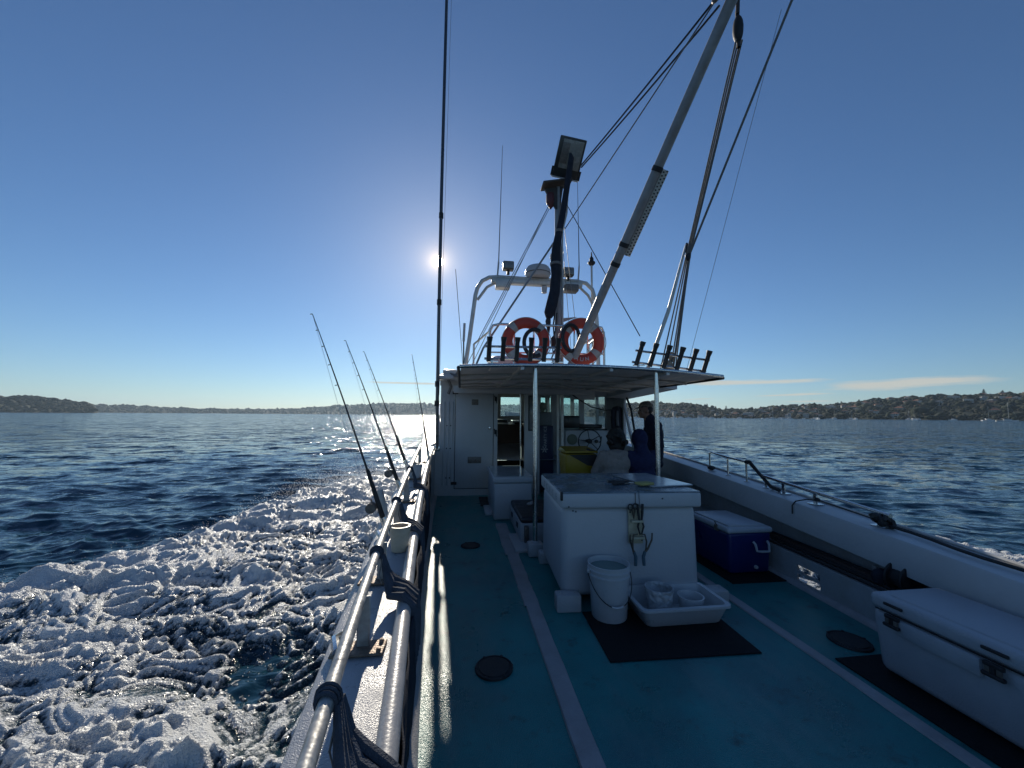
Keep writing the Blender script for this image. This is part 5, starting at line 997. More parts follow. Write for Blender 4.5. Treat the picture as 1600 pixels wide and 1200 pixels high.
# --- blue cooler
M_BLUE = mat('cooler_blue', (0.006, 0.014, 0.10), 0.35, var=0.1, scale=4); M_LID = mat('cooler_lid_white', (0.40, 0.42, 0.45), 0.4, var=0.08, scale=5, dirt=(.3, .28, .26), dirt_scale=4, dirt_amt=.4)
t = thing('cooler', (2.84, 3.88, 0.012), 'blue cooler with white lid against the starboard side', 'cooler')
b = MB(); b.rbox((2.845, 3.88, 0.215), (0.47, 0.66, 0.40), 0.035, 3, taper=(0.92, 0.94)); b.build('body', M_BLUE, t)
b = MB(); b.rbox((2.845, 3.88, 0.435), (0.49, 0.68, 0.055), 0.022, 3); b.rbox((2.845, 3.88, 0.468), (0.40, 0.58, 0.02), 0.009, 2); ld = b.build('lid', M_LID, t)
b = MB(); b.rbox((2.602, 3.72, 0.425), (0.02, 0.05, 0.06), 0.006); b.tube([(2.60, 3.70, .45), (2.585, 3.70, .47), (2.60, 3.74, .48)], .006, 6); b.build('lid_catch', M_PLATE, ld)
b = MB(); b.tube([(2.86, 3.535, .33), (2.868, 3.515, .31), (2.875, 3.505, .25), (2.92, 3.50, .245), (3.00, 3.50, .245), (3.005, 3.505, .31), (3.015, 3.535, .33)], .012, 8); b.build('carry_handle', M_LID, t)
b = MB(); b.lathe([(0, .02), (.016, .018), (.02, 0)], (2.90, 3.565, .08), 12, rot=Matrix.Rotation(R(90), 3, 'X')); b.build('drain_plug', M_LID, t)
# --- big white cooler, near right
M_ROTO = mat('cooler_rotomoulded', (0.36, 0.38, 0.41), 0.5, var=0.06, scale=6, bump=0.35, bscale=110)
t = thing('cooler', (2.82, 1.5, 0.012), 'big white hard cooler with black latches at the lower right', 'cooler')
b = MB(); b.rbox((2.815, 1.42, 0.20), (0.50, 1.56, 0.36), 0.045, 4, taper=(0.93, 0.975)); b.build('body', M_ROTO, t)
b = MB(); b.rbox((2.815, 1.42, 0.425), (0.505, 1.565, 0.085), 0.028, 4); b.rbox((2.83, 1.42, 0.46), (0.42, 1.42, 0.03), 0.014, 3); ld = b.build('lid', M_ROTO, t)
b = MB(); b.box((2.5695, 1.42, 0.3815), (0.01, 1.5, 0.004)); b.build('lid_gap', M_DARK, t)
for y in (1.86, 1.12):
    b = MB(); b.rbox((2.563, y, 0.327), (0.03, 0.37, 0.09), 0.012, 2); b.build('latch_recess', M_ROTO, t)
for y in (2.06, 1.62, 1.12):
    b = MB(); b.rbox((2.556, y, 0.435), (0.014, 0.10, 0.018), 0.006); b.build('lid_slot', M_DARK, ld)
    b = MB(); b.rbox((2.545, y - 0.0, 0.372), (0.022, 0.075, 0.022), 0.006); b.rbox((2.543, y, 0.352), (0.018, 0.018, 0.05), 0.005); b.rbox((2.538, y, 0.325), (0.024, 0.085, 0.020), 0.007); lt = b.build('latch', M_DARK, t)
    b = MB(); b.box((2.5385, y - .022, .35), (.006, .02, .028)); b.box((2.5385, y + .022, .35), (.006, .02, .028)); b.build('latch_pad', M_PLATE, lt)
# --- storage box and cushioned bench by the cabin
t = thing('storage_box', (0.80, 6.4, 0.0), 'white storage box with glossy top below the cabin doorway', 'storage box')
b = MB(); b.rbox((0.79, 6.42, 0.27), (0.58, 1.25, 0.54), 0.03, 3); b.build('body', M_WHITE, t)
b = MB(); b.rbox((0.79, 6.42, 0.585), (0.62, 1.30, 0.09), 0.02, 3); b.build('lid', M_WHITE, t)
b = MB(); b.rbox((0.79, 6.42, 0.632), (0.58, 1.26, 0.008), 0.003, 1); b.build('lid_top', mat('wet_gloss_top', (0.42, 0.46, 0.47), 0.08, var=0.15, scale=4, rvar=.05), t)
t = thing('bench', (1.0, 5.2, 0.0), 'low white bench box with dark cushion beside the icebox', 'bench')
b = MB(); b.rbox((0.98, 5.18, 0.14), (0.50, 0.98, 0.22), 0.015, 2); b.build('base', M_WHITE2, t)
b = MB(); b.rbox((0.985, 5.18, 0.285), (0.50, 0.98, 0.075), 0.03, 4); b.build('cushion', mat('cushion_vinyl', (0.025, 0.024, 0.03), 0.45, var=0.25, scale=10, bump=.3, bscale=60), t)
for y in (5.45, 4.95): b = MB(); b.rbox((0.728, y, 0.17), (0.012, 0.10, 0.06), 0.004); b.build('vent_slot', M_DARK, t)
b = MB(); b.rbox((0.80, 4.66, 0.13), (0.055, 0.05, 0.20), 0.01); b.rbox((0.80, 4.63, 0.19), (0.03, 0.02, 0.03), 0.004); b.build('gas_strut', M_PLATE, t)
b = MB(); b.ball((0.95, 5.3, 0.34), (.04, .03, .02)); b.ball((1.0, 5.38, 0.34), (.03, .03, .02)); b.build('lure_bundle', M_TAPE, t)
# --- yellow tub on a locker, ice freezer, hanging jacket, behind the icebox
t = thing('locker', (1.67, 5.45, 0.0), 'low white locker standing behind the icebox', 'locker'); b = MB(); b.rbox((1.67, 5.45, 0.28), (0.6, 0.5, 0.54), 0.02); b.build('body', M_WHITE2, t); b = MB(); b.rbox((1.67, 5.45, 0.565), (0.62, 0.52, 0.03), 0.01); b.build('top', M_WHITE2, t)
M_YEL = mat('tub_yellow', (0.26, 0.17, 0.006), 0.42, var=0.1, scale=6, dirt=(0.2, 0.13, 0.02), dirt_scale=5, dirt_amt=.3)
t = thing('crate_bin', (1.67, 5.42, 0.58), 'yellow lidded bin with a black diagonal band', 'bin'); b = MB(); b.rbox((1.67, 5.42, 0.80), (0.47, 0.38, 0.44), 0.03, 3, taper=(.88, .88)); b.build('body', M_YEL, t)
b = MB(); b.add([(1.435, 5.224, 1.035), (1.905, 5.224, 1.035), (1.90, 5.224, 1.06), (1.44, 5.224, 1.06), (1.43, 5.62, 1.04), (1.91, 5.62, 1.04), (1.86, 5.60, 1.10), (1.46, 5.60, 1.10)], [(0, 1, 2, 3), (3, 2, 6, 7), (0, 4, 5, 1), (1, 5, 6, 2), (5, 4, 7, 6), (4, 0, 3, 7)]); b.build('lid', M_YEL, t)
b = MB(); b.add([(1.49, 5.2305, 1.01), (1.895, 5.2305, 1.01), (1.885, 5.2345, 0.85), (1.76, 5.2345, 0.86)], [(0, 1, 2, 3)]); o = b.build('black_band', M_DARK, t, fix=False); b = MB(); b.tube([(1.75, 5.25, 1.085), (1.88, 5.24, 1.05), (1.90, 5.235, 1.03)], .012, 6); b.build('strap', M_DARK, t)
M_NAVY = mat('freezer_navy', (0.008, 0.012, 0.05), 0.45, var=.1)
t = thing('ice_freezer', (1.80, 8.0, 0.0), 'narrow navy ice freezer with white lettering by the helm', 'freezer'); b = MB(); b.rbox((1.73, 7.92, 0.69), (0.30, 0.36, 1.30), 0.02); b.build('cabinet', M_NAVY, t)
b = MB(); text_mb('PARTY ICE', 0.085, Matrix.Translation((1.71, 7.738, 1.13)) @ Matrix.Rotation(R(90), 4, 'X') @ Matrix.Rotation(R(90), 4, 'Z'), b, .001); b.build('lettering', M_WHITE, t, fix=False, smooth=False)
b = MB()
for k in range(6):
    a = k * math.pi / 3; b.tube([(1.69, 7.736, .865), (1.69 + .075 * math.cos(a), 7.736, .865 + .075 * math.sin(a))], .006, 5)
    b.tube([(1.69 + .05 * math.cos(a + .35), 7.736, .865 + .05 * math.sin(a + .35)), (1.69 + .05 * math.cos(a), 7.736, .865 + .05 * math.sin(a)), (1.69 + .05 * math.cos(a - .35), 7.736, .865 + .05 * math.sin(a - .35))], .005, 5)
b.build('snowflake_mark', M_WHITE, t)
b = MB(); b.rbox((1.73, 7.92, 1.48), (0.26, 0.30, 0.28), 0.02); tag(b.build('grey_case', mat('case_grey', (0.16, 0.18, 0.19), .5)), 'grey case standing on top of the ice freezer', 'case')
b = MB(); b.ball((1.70, 7.95, 1.74), (.08, .08, .09)); b.rbox((1.70, 7.95, 1.65), (.08, .08, .06), .02); tag(b.build('helm_lamp', mat('lamp_green_grey', (.25, .28, .22), .5)), 'rounded pale lamp above the grey case', 'lamp')
t = thing('hanging_jacket', (3.16, 7.72, 1.10), 'dark jacket hanging at the right of the helm', 'jacket'); b = MB(); rings = []
for k, (z, w, d_) in enumerate(((1.76, .03, .03), (1.73, .09, .05), (1.66, .125, .06), (1.5, .12, .06), (1.36, .12, .06), (1.24, .125, .07), (1.16, .12, .07))):
    rings.append([(3.25 + w * math.cos(2 * math.pi * j / 16) * (1 + .10 * math.sin(j * 2.3 + k)), 7.74 + d_ * math.sin(2 * math.pi * j / 16) * (1 + .25 * math.sin(j * 1.7)), z) for j in range(16)])
b.loft(rings); b.build('body', M_CLOTH, t); b = MB(); b.tube([(3.15, 7.70, 1.67), (3.125, 7.68, 1.5), (3.13, 7.68, 1.28)], [.035, .042, .035], 8); b.build('sleeve', M_CLOTH, t); b = MB(); b.tube([(3.23, 7.675, 1.66), (3.22, 7.67, 1.5), (3.23, 7.67, 1.35)], [.02, .035, .03], 8); b.build('lining', mat('lining_grey', (.13, .14, .16), .85), t)
t2 = MB(); t2.tube([(2.05, 7.35, 2.05), (2.3, 7.4, 1.88), (2.6, 7.5, 1.73), (2.95, 7.6, 1.66), (3.1, 7.65, 1.68)], .012, 6); tag(t2.build('cable', M_DARK), 'black cable drooping across the helm windows', 'cable')
# --- starboard ledge: poles, spool, brackets; gunwale: rope bundle, hoses
for i, (dx, dz, y0, y1, r_, lab) in enumerate(((0.00, 0.295, 2.45, 3.75, .017, 'front dark pole lying along the starboard ledge'), (0.05, 0.30, 2.3, 3.9, .02, 'middle dark pole lying along the starboard ledge'), (0.10, 0.305, 2.5, 4.3, .022, 'rear dark pole lying along the starboard ledge'), (-0.075, 0.288, 2.2, 3.75, .012, 'thin dark hose along the edge of the starboard ledge'))):
    b = MB(); b.tube([(xfr(y0 + (y1 - y0) * k / 8) + dx, y0 + (y1 - y0) * k / 8, dz) for k in range(9)], r_, 8); tag(b.build('gaff_pole' if i < 3 else 'hose', M_DARK if i != 1 else mat('pole_brown', (.06, .04, .035), .5)), lab, 'pole' if i < 3 else 'hose')
t = thing('cable_spool', (xfr(2.5) + .02, 2.5, .275), 'black spool standing on the starboard ledge', 'spool'); b = MB()
for sx in (-.05, .05): b.lathe([(0, -.008), (.10, -.008), (.105, 0), (.10, .008), (0, .008)], (xfr(2.5) + .04, 2.5 + sx, .385), 24, rot=Matrix.Rotation(R(90), 3, 'X'))
b.build('flange', M_DARK, t); b = MB(); b.lathe([(.07, -.045), (.075, 0), (.07, .045)], (xfr(2.5) + .04, 2.5, .385), 20, rot=Matrix.Rotation(R(90), 3, 'X')); b.build('winding', M_DARK, t)
b = MB(); b.ball((xfr(2.62) + .02, 2.64, .34), (.07, .06, .065)); tag(b.build('dark_pouch', M_CLOTH), 'dark pouch leaning on the black spool', 'pouch')
for y, h in ((2.60, .17), (2.76, .10)):
    b = MB(); b.rbox((xfr(y) + .10, y, .275 + h / 2 + .0), (.012, .035, h), .003); b.build('ledge_bracket', M_GREYP, B_)
t = thing('rope_bundle', (xfr(2.74) + .16, 2.74, zs(2.74)), 'black rope bundle lashed at the end of the starboard rail', 'rope'); b = MB()
for k in range(5): b.tube([(xfr(2.72) + .16 + .05 * math.cos(a + k) * (1 + .2 * k % 2), 2.72 + .012 * (k - 2) + .02 * math.sin(a * 2), zs(2.72) + .05 + .045 * math.sin(a + k * .5)) for a in [2 * math.pi * j / 12 for j in range(12)]], .017, 6, closed=True)
b.build('coil', M_DARK, t); b = MB(); b.tube([(xfr(2.7 - .15 * k) + .17 + .02 * math.sin(k * 1.3), 2.7 - .15 * k, zs(2.7 - .15 * k) + .02) for k in range(12)], .012, 8); b.build('tail', M_DARK, t)
b = MB(); b.ball(rr_pt(5.02, .03), (.05, .06, .03)); tag(b.build('rope_lashing', M_DARK), 'small black lashing at the foot of the forward starboard rail', 'rope')
b = MB(); b.tube([rr_pt(4.31, .24), rr_pt(4.25, .25), rr_pt(4.1, .14), rr_pt(3.92, .03), rr_pt(3.8, -.0 + .02)], .019, 7); b.ball(rr_pt(4.29, .235), (.03, .04, .025)); tag(b.build('rope_lashing', M_DARK), 'black rope wound down the sloping end of the starboard rail', 'rope')
b = MB(); b.tube([rr_pt(3.3, .045), (xfr(3.3) + .08, 3.36, zs(3.3) + .05), (xfr(3.4) + .01, 3.42, zs(3.4) + .015), (xfr(3.42) - .012, 3.44, zs(3.42) - .03), (xfr(3.42) - .014, 3.44, zs(3.42) - .11)], .006, 6); b.ball(rr_pt(3.33, .05), (.02, .03, .02)); b.tube([rr_pt(3.3, .05), rr_pt(2.8, .04)], .005, 5); tag(b.build('tie_cord', M_DARK), 'thin black cord looped over the starboard gunwale edge', 'cord')

# ================================================================ PORT GUNWALE GEAR
# cloth hanging inside the bulwark
t = thing('side_cloth', (xin(3) + .05, 3.0, .2), 'dark navy cloth hanging inside the port bulwark', 'cloth'); g = []; rr2 = random.Random(4)
for k in range(61):
    Y = 0.55 + 5.1 * k / 60; row = []
    bulge = 0.012 + 0.022 * (0.5 + 0.5 * math.sin(Y * 3.1)) ** 2 + .008 * math.sin(Y * 7.3); low = 0.20 + 0.13 * math.sin(Y * 2.2 + 1) + .05 * math.sin(Y * 5)
    for j in range(9):
        u = j / 8; row.append((xin(Y) + .012 + bulge * math.sin(math.pi * (0.15 + .8 * u)) + .008 * math.sin(Y * 17 + j), Y, zs(Y) - .01 - u * (zs(Y) - low)))
    g.append(row)
b = MB(); b.sheet(g); o = b.build('drape', M_CLOTH, t, fix=False); sm = o.modifiers.new('thick', 'SOLIDIFY'); sm.thickness = 0.006
M_STRAP = mat('strap_fabric', (0.065, 0.075, 0.095), 0.9, var=0.3, scale=20, bump=0.8, bscale=180, spec=.15)
# straps from the rail over the rub pipe
def strap(Y, dy, lab, wd=0.05, n=3):
    x, _, z = rail_l(Y); t = thing('cloth_tie', (x, Y, zs(Y)), lab, 'tie', 'cloth ties on the port rail')
    b = MB()
    for k in range(3): b.tube([(x + (.025 + .003 * k) * math.cos(a), Y - .02 + .013 * k, z + (.025 + .003 * k) * math.sin(a)) for a in [2 * math.pi * j / 14 for j in range(14)]], .0065, 6, closed=True)
    b.build('knot', M_STRAP, t)
    for i in range(n):
        o_ = (i - (n - 1) / 2) * wd / n; xe = xin(Y + dy); ze = zs(Y + dy)
        p = [(x + .03, Y + o_ * .4, z - .01), (x + .06, Y + dy * .3 + o_, z - .09), (xe - .09, Y + dy * .65 + o_ * 1.6, ze + .045 + .012 * i), (xe - .025, Y + dy * .9 + o_ * 2, ze + .055), (xe + .022, Y + dy + o_ * 2.2, ze + .02), (xe + .034, Y + dy * 1.1 + o_ * 2.2, ze - .09), (xe + .04, Y + dy * 1.2 + o_ * 2, ze - .22)]
        b = MB(); b.tube(p, [.010, .015, .020, .021, .020, .018, .013], 8); b.build('fold', M_STRAP, t)
    b = MB(); b.tube([(x + .035, Y - .03, z - .02), (x + .03, Y - .07, z - .08), (x + .045, Y - .08, z - .12), (x + .055, Y - .05, z - .08), (x + .04, Y - .02, z - .02)], .0035, 5); b.build('cord_loop', M_ROPE, t)
strap(1.14, -0.15, 'thick dark cloth tie nearest the camera on the port rail', .12, 5); strap(2.08, -0.10, 'second dark cloth tie, beside the stained tub', .085, 4); strap(3.02, -0.12, 'third dark cloth tie, ahead of the stained tub', .08, 4); strap(4.25, -0.15, 'dark cloth tie farthest forward on the port rail', .045, 3)
# tubs on the gunwale
M_STAIN = mat('stained_plastic', (0.56, 0.48, 0.36), 0.4, var=0.15, scale=9, dirt=(0.42, 0.27, 0.12), dirt_scale=5, dirt_amt=0.55)
bucket('tub', (xin(2.62) - .10, 2.62, zs(2.62) + .001), .053, .060, .155, 'stained translucent tub on the port gunwale', M_STAIN, handle=False, ribs=False)
bucket('tub', (xin(4.75) - .13, 4.75, zs(4.75) + .001), .068, .078, .17, 'pale tub farther forward on the port gunwale', M_PLAST, handle=False, ribs=False)
# fishing rods in holders
M_BLANK = mat('rod_blank', (0.02, 0.018, 0.018), 0.3, var=.1); M_TIP = mat('rod_tip_pale', (0.45, 0.55, 0.6), 0.3)
def rod(base, tip, lab, reel=True, L=1.0):
    a, c = Vector(base), Vector(tip); d_ = (c - a); t = thing('fishing_rod', base, lab, 'fishing rod', 'fishing rods in the port rail'); n_ = d_.normalized(); side = n_.cross(Vector((0, 1, 0))).normalized()
    bend = lambda u: a + d_ * u + Vector((-.05, 0, -.02)) * (u * u) * .6
    b = MB(); b.tube([a - n_ * .12, a, a + d_ * .24], [.017, .019, .013], 10); b.build('grip', M_DARK, t)
    b = MB(); b.tube([bend(.24), bend(.4), bend(.6), bend(.8)], [.008, .0065, .005, .004], 8); b.build('blank', M_BLANK, t)
    b = MB(); b.tube([bend(.8), bend(.9), bend(1.0)], [.0045, .0038, .003], 6); b.build('tip', M_TIP, t)
    for u in (.42, .54, .65, .75, .84, .92, 1.0):
        p = bend(u) + side * .014 * (1.2 - u * .6); b = MB(); r_ = .012 * (1.4 - u * .8); b.tube([p + (n_ * math.cos(k) * 0 + side * math.cos(k) + n_.cross(side) * math.sin(k)) * r_ for k in [2 * math.pi * j / 8 for j in range(8)]], .0022, 5, closed=True); b.build('line_guide', M_STEEL, t)
    if reel:
        p = a + d_ * .07 + side * .055; b = MB(); rt = Matrix((side, n_, side.cross(n_))).transposed(); b.lathe([(0, -.032), (.034, -.032), (.036, -.026), (.022, -.02), (.022, .02), (.036, .026), (.034, .032), (0, .032)], p, 16, rot=rt @ Matrix.Rotation(R(0), 3, 'X')); b.tube([p, p + side.cross(n_) * .06, p + side.cross(n_) * .06 + n_ * .05], .006, 6); b.tube([a + d_ * .06, p], .008, 6); b.build('reel', M_PLATE, t)
    b = MB(); b.tube([bend(1.0), bend(.55) + side * .05 + Vector((.02, 0, -.05)), a + d_ * .1 + side * .06], .0012, 4); b.build('fishing_line', M_TIP, t)
    b = MB(); b.tube([a - n_ * .14, a + n_ * .02], .024, 12); b.build('rod_holder', M_STEEL, t)
rod((-0.535, 2.9, 0.80), (-1.053, 2.9, 2.285), 'nearest and tallest fishing rod standing in the port rail'); rod((-0.60, 3.9, 0.90), (-1.107, 3.9, 2.282), 'second fishing rod from the camera in the port rail'); rod((-0.67, 4.9, 0.97), (-1.174, 4.9, 2.333), 'third fishing rod from the camera in the port rail', False); rod((-0.49, 6.0, 0.98), (-0.736, 6.0, 2.479), 'farthest fishing rod, beside the wheelhouse corner', False)
b = MB(); b.tube([(-0.60, 3.35, zs(3.35) - .02), (-0.665, 3.38, zs(3.35) + .20)], .028, 12, caps=False); b.tube([(-0.60, 3.35, zs(3.35) - .01), (-0.66, 3.378, zs(3.35) + .18)], .022, 10); tag(b.build('empty_rod_holder', M_GALV), 'empty grey tube rod holder between the first two rods', 'rod holder')
for Y in (1.66, 2.85): b = MB(); b.tube([(rail_l(Y)[0] - .07, Y - .05, zs(Y) + .02), (rail_l(Y)[0] - .10, Y + .02, zs(Y) + .03), (rail_l(Y)[0] - .07, Y + .08, zs(Y) + .02)], .018, 8); b.build('cleat', M_STEEL, hr)

# ================================================================ PEOPLE
M_SKIN = mat('skin', (0.22, 0.12, 0.085), 0.5, var=0.08, scale=20); M_HAIR = mat('hair_dark', (0.012, 0.010, 0.009), 0.6, var=0.4, scale=60, bump=1.0, bscale=120)
M_JACKET = mat('jacket_navy', (0.012, 0.016, 0.032), 0.8, var=0.2, scale=14, bump=0.7, bscale=26, spec=.25); M_PANTS = mat('trousers_dark', (0.015, 0.016, 0.02), 0.85, var=.2, scale=15, bump=.5, bscale=40)
M_NAVY2 = mat('hooded_jacket_blue', (0.022, 0.026, 0.07), 0.85, var=.2, scale=14, bump=.7, bscale=26, spec=.2)
M_FLEECE = mat('fleece_cream', (0.27, 0.235, 0.215), 0.95, var=0.12, scale=18, bump=0.9, bscale=60, spec=.1); M_SHOE = mat('shoe_dark', (0.02, 0.02, 0.02), .6)
def blend(name, parts, m, parent, voxel=0.014, smooth=6):
    """tapered limbs and rounded masses fused into one continuous skin"""
    b = MB()
    for p in parts:
        if p[0] == 't':
            b.tube(p[1], p[2], 12)
            for q, r_ in zip(p[1], p[2] if not isinstance(p[2], (int, float)) else [p[2]] * len(p[1])): b.ball(q, r_ * 0.995, 12, 8)
        else: b.ball(p[1], p[2], 16, 12, rot=p[3] if len(p) > 3 else None)
    o = b.build(name, m, parent); rm = o.modifiers.new('fuse', 'REMESH'); rm.mode = 'VOXEL'; rm.voxel_size = voxel; rm.use_smooth_shade = True
    s_ = o.modifiers.new('soften', 'SMOOTH'); s_.iterations = smooth; s_.factor = 0.5
    return o
def V3(o, *p): return [tuple(Vector(o) + Vector(q)) for q in p]
def head_parts(c, f, up=Vector((0, 0, 1))):
    """c head centre, f facing direction"""
    f = f.normalized(); s_ = f.cross(up).normalized(); c = Vector(c)
    rm = Matrix((s_, f, up)).transposed()
    P_ = [('b', c + up * .025, (.075, .095, .105), rm), ('b', c + f * .03 - up * .045, (.058, .068, .075), rm), ('b', c + f * .075 - up * .095, (.03, .025, .022), rm),
          ('b', c + f * .105 - up * .02, (.013, .022, .024), rm), ('b', c + f * .112 - up * .032, (.017, .016, .012), rm), ('b', c + f * .088 + up * .022, (.055, .018, .012), rm), ('b', c + f * .096 - up * .066, (.024, .012, .007), rm), ('b', c + f * .094 - up * .08, (.021, .012, .007), rm)]
    for sg in (-1, 1): P_ += [('b', c + s_ * sg * .078 - up * .01 - f * .005, (.012, .022, .033), rm), ('b', c + s_ * sg * .04 + f * .07 - up * .03, (.024, .022, .02), rm)]
    P_ += [('t', [tuple(c - up * .06 - f * .015), tuple(c - up * .20 - f * .035)], [.052, .058])]
    return P_
def hand(o, fwd, side, s_=1.0):
    """palm with four fingers and a thumb, slightly curled"""
    o = Vector(o); fwd = fwd.normalized(); side = side.normalized(); nrm = fwd.cross(side); out = [('b', o + fwd * .045, (.042, .05, .016), Matrix((side, fwd, nrm)).transposed())]
    for i, L_ in enumerate((.068, .078, .073, .058)):
        r0 = o + fwd * .085 + side * (.030 - .020 * i); out.append(('t', [tuple(r0), tuple(r0 + fwd * L_ * .5 + nrm * .012), tuple(r0 + fwd * L_ * .8 + nrm * .035)], [.0095, .009, .008]))
    r0 = o + fwd * .03 + side * .038; out.append(('t', [tuple(r0), tuple(r0 + side * .025 + fwd * .03), tuple(r0 + side * .026 + fwd * .06 + nrm * .015)], [.012, .011, .009]))
    return out
# --- standing man in a cap, facing the helm on his left
o = (2.905, 5.60, 0.0); t = thing('person', o, 'standing person in a patterned cap and dark jacket under the canopy', 'person'); F = Vector((-1, .28, 0)).normalized()
hc = Vector(o) + Vector((-.085, 0.01, 1.635)); nf = F; sd = nf.cross(Vector((0, 0, 1)))
def B3(f_, s_, z): return tuple(Vector(o) + nf * f_ + sd * s_ + Vector((0, 0, z)))
body = head_parts(hc, F) + [('t', [B3(-.02, 0, 1.40), B3(-.01, 0, 1.2), B3(0, 0, .98)], [.085, .12, .12])]
for s_ in (-1, 1):
    body += [('t', [B3(-.02, .17 * s_, 1.36), B3(-.05, .23 * s_, 1.10), B3(.06, .21 * s_, .88)], [.05, .042, .033]), ('t', [B3(0, .09 * s_, .95), B3(.02, .11 * s_, .52), B3(-.01, .11 * s_, .08)], [.08, .06, .042]), ('t', [B3(-.03, .11 * s_, .05), B3(.13, .13 * s_, .035)], [.04, .032])]
    body += hand(B3(.075, .205 * s_, .865), nf * .5 + Vector((0, 0, -1)), nf)
blend('body', body, M_SKIN, t, .011, 3)
blend('jacket', [('t', [B3(.04, 0, 1.525), B3(.0, 0, 1.42)], [.082, .118]), ('b', B3(-.015, 0, 1.27), (.20, .155, .20), Matrix((sd, nf, Vector((0, 0, 1)))).transposed()), ('b', B3(.0, 0, 1.03), (.20, .165, .26), Matrix((sd, nf, Vector((0, 0, 1)))).transposed()), ('b', B3(.0, 0, .84), (.195, .16, .10), Matrix((sd, nf, Vector((0, 0, 1)))).transposed())] +
      [('t', [B3(-.02, .165 * s_, 1.375), B3(-.05, .245 * s_, 1.12), B3(.06, .22 * s_, .89)], [.088, .072, .056]) for s_ in (-1, 1)] + [('t', [B3(-.06, .02, 1.44), B3(-.08, 0, 1.40)], [.07, .08])], M_JACKET, t, .014, 5)
blend('trousers', [('b', B3(0, 0, .88), (.165, .135, .12), Matrix((sd, nf, Vector((0, 0, 1)))).transposed())] + [('t', [B3(0, .09 * s_, .86), B3(.02, .11 * s_, .50), B3(-.01, .115 * s_, .07)], [.105, .08, .065]) for s_ in (-1, 1)], M_PANTS, t)
blend('shoes', [('t', [B3(-.05, .115 * s_, .05), B3(.06, .12 * s_, .048), B3(.15, .135 * s_, .04)], [.05, .048, .038]) for s_ in (-1, 1)], M_SHOE, t)
M_CAPP = mat('cap_pattern', (0.10, 0.085, 0.07), 0.85, var=0.8, scale=38, dirt=(0.35, 0.27, 0.2), dirt_scale=26, dirt_amt=0.8)
rmH = Matrix((sd, nf, Vector((0, 0, 1)))).transposed(); b = MB(); prof = []
vs = []; fs = []
for i in range(7):
    a = R(90 * i / 6)
    for k in range(24): e = 2 * math.pi * k / 24; q = rmH @ Vector((.088 * math.cos(a) * math.cos(e), .108 * math.cos(a) * math.sin(e), .095 * math.sin(a))); vs.append(tuple(hc + Vector((0, 0, .055)) + q))
for i in range(6):
    for k in range(24): fs.append((i * 24 + k, i * 24 + (k + 1) % 24, (i + 1) * 24 + (k + 1) % 24, (i + 1) * 24 + k))
b.add(vs, fs); g = [[tuple(hc + Vector((0, 0, .058)) + rmH @ Vector((.078 * math.sin(R(-70 + 14 * k)) * (1 - .1 * j), (.095 if j == 0 else .095 + .026 * j) * (math.cos(R(-70 + 14 * k)) if j == 0 else (.4 + .6 * math.cos(R(-70 + 14 * k)))), -.010 * j)) ) for k in range(11)] for j in range(4)]; b.sheet(g); co_ = b.build('cap', M_CAPP, t, fix=False); sm = co_.modifiers.new('thick', 'SOLIDIFY'); sm.thickness = .004
b = MB(); b.ball(hc + Vector((0, 0, .015)) - nf * .03, (.08, .078, .075), rot=rmH); b.build('hair', M_HAIR, t)
for s_ in (-1, 1): b = MB(); b.ball(hc + nf * .086 + sd * s_ * .03 + Vector((0, 0, .002)), .011); b.build('eye', mat('eye_dark', (.05, .04, .035), .2), t)
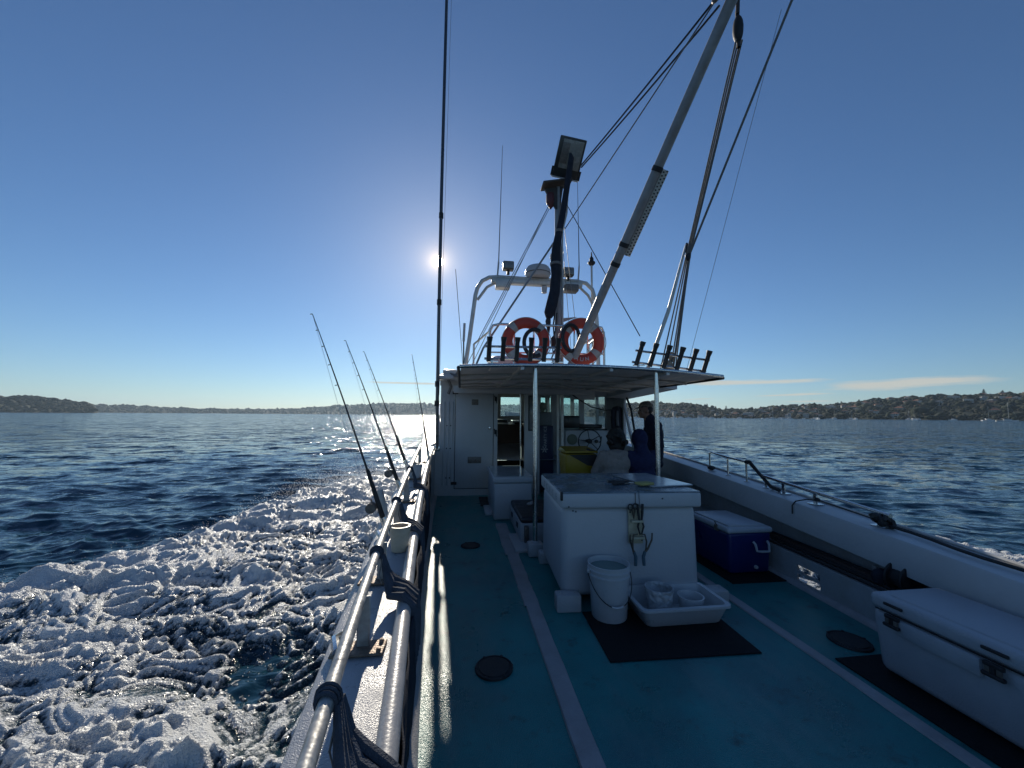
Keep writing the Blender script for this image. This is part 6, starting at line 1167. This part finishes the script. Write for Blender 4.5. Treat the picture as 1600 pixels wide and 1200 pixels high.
# --- two people seated with their backs to the camera
def seated(o, lab, top_m, hood, hair, lean, armup):
    t = thing('person', (o[0], o[1], 0), lab, 'person'); nf = Vector((.25 * lean, 1, 0)).normalized(); sd = Vector((nf.y, -nf.x, 0)); up = Vector((0, 0, 1)); rm = Matrix((sd, nf, up)).transposed()
    def P_(f_, s_, z): return tuple(Vector((o[0], o[1], 0)) + nf * f_ + sd * s_ + Vector((lean * .10 * max(0, z - .5), 0, z)))
    hc = Vector(P_(.05, 0, 1.225)); body = head_parts(hc, (nf + sd * .35 * (1 if lean > 0 else -.6))) + [('t', [P_(0, 0, 1.02), P_(-.01, 0, .8), P_(0, 0, .58)], [.11, .12, .12])]
    for s_ in (-1, 1):
        el = P_(.10, .25 * s_, .78); wr = P_(.30, .14 * s_, .74)
        if armup == s_: el = P_(.12, .26 * s_, .84); wr = P_(.10, .13 * s_, 1.08)
        body += [('t', [P_(-.01, .16 * s_, 1.0), el, wr], [.048, .04, .03]), ('t', [P_(.02, .09 * s_, .53), P_(.42, .12 * s_, .53), P_(.44, .12 * s_, .08)], [.08, .06, .042]), ('t', [P_(.42, .12 * s_, .05), P_(.58, .13 * s_, .035)], [.04, .032])]
        hd = (Vector(wr) - Vector(el)).normalized(); body += hand(wr, hd, Vector(hd).cross(up).normalized() if abs(hd.z) < .9 else sd)
    blend('body', body, M_SKIN, t, .011, 3)
    tp = [('b', P_(-.01, 0, .93), (.205, .15, .17), rm), ('b', P_(-.01, 0, .70), (.20, .165, .22), rm), ('b', P_(0, 0, .54), (.20, .17, .10), rm), ('t', [P_(0, 0, 1.06), P_(.0, 0, 1.0)], [.085, .11])]
    for s_ in (-1, 1):
        el = P_(.10, .25 * s_, .78); wr = P_(.27, .155 * s_, .745)
        if armup == s_: el = P_(.12, .26 * s_, .84); wr = P_(.105, .15 * s_, 1.04)
        tp.append(('t', [P_(-.01, .165 * s_, 1.01), el, wr], [.085, .07, .05]))
    if hood == 'up': tp += [('b', hc + up * .02 - nf * .012, (.108, .122, .138), rm), ('t', [tuple(hc - up * .08 - nf * .03), P_(-.03, 0, 1.02)], [.09, .11])]
    elif hood == 'down': tp += [('t', [P_(-.07, -.09, 1.06), P_(-.11, 0, 1.02), P_(-.07, .09, 1.06)], [.045, .06, .045])]
    blend('hooded_top', tp, top_m, t, .014, 4)
    blend('trousers', [('b', P_(.02, 0, .54), (.18, .16, .11), rm)] + [('t', [P_(.02, .09 * s_, .54), P_(.42, .12 * s_, .54), P_(.44, .12 * s_, .09)], [.105, .08, .06]) for s_ in (-1, 1)], M_PANTS, t)
    blend('shoes', [('t', [P_(.39, .12 * s_, .05), P_(.5, .125 * s_, .048), P_(.59, .13 * s_, .04)], [.05, .048, .038]) for s_ in (-1, 1)], M_SHOE, t)
    if hair:
        hp = [('b', hc + up * .035 - nf * .02, (.125, .13, .135), rm), ('b', hc - up * .06 - nf * .05, (.12, .085, .11), rm)]; r3 = random.Random(9)
        for k in range(26):
            a, e = r3.uniform(0, 2 * math.pi), r3.uniform(-.5, 1.4); d_ = rm @ Vector((math.cos(a) * math.cos(e), math.sin(a) * math.cos(e) - .35, math.sin(e))); hp.append(('b', hc + up * .02 - nf * .02 + d_ * .13, r3.uniform(.02, .04)))
        blend('hair', hp, M_HAIR, t, .011, 2)
    return t
seated((2.06, 5.02), 'seated person with tousled dark hair in a cream hooded top', M_FLEECE, 'down', True, .5, 0)
seated((2.43, 4.98), 'seated person in a dark hooded jacket with the hood up', M_NAVY2, 'up', False, -.1, 1)
t = thing('plank_bench', (2.28, 5.1, 0), 'plain dark bench that the two seated people sit on', 'bench'); b = MB(); b.rbox((2.28, 5.06, .415), (.98, .38, .06), .015); b.build('seat', M_WOODIN, t)
for x in (1.84, 2.72):
    for y in (4.92, 5.2): b = MB(); b.box((x, y, .193), (.05, .05, .385)); b.build('leg', M_WOODIN, t)

# ================================================================ AIR
def make_haze():
    b = MB(); b.box((0, 0, 60), (9000, 9000, 130)); o = b.build('haze', bpy.data.materials.new('sea_haze'), smooth=False); m = o.data.materials[0]; m.use_nodes = True; t = m.node_tree; t.nodes.clear()
    v = t.nodes.new('ShaderNodeVolumePrincipled'); v.inputs['Color'].default_value = (0.62, 0.82, 1.0, 1); v.inputs['Density'].default_value = 0.0001; v.inputs['Anisotropy'].default_value = 0.35
    out = t.nodes.new('ShaderNodeOutputMaterial'); t.links.new(v.outputs[0], out.inputs['Volume'])
    return tag(o, kind='stuff')
make_haze()
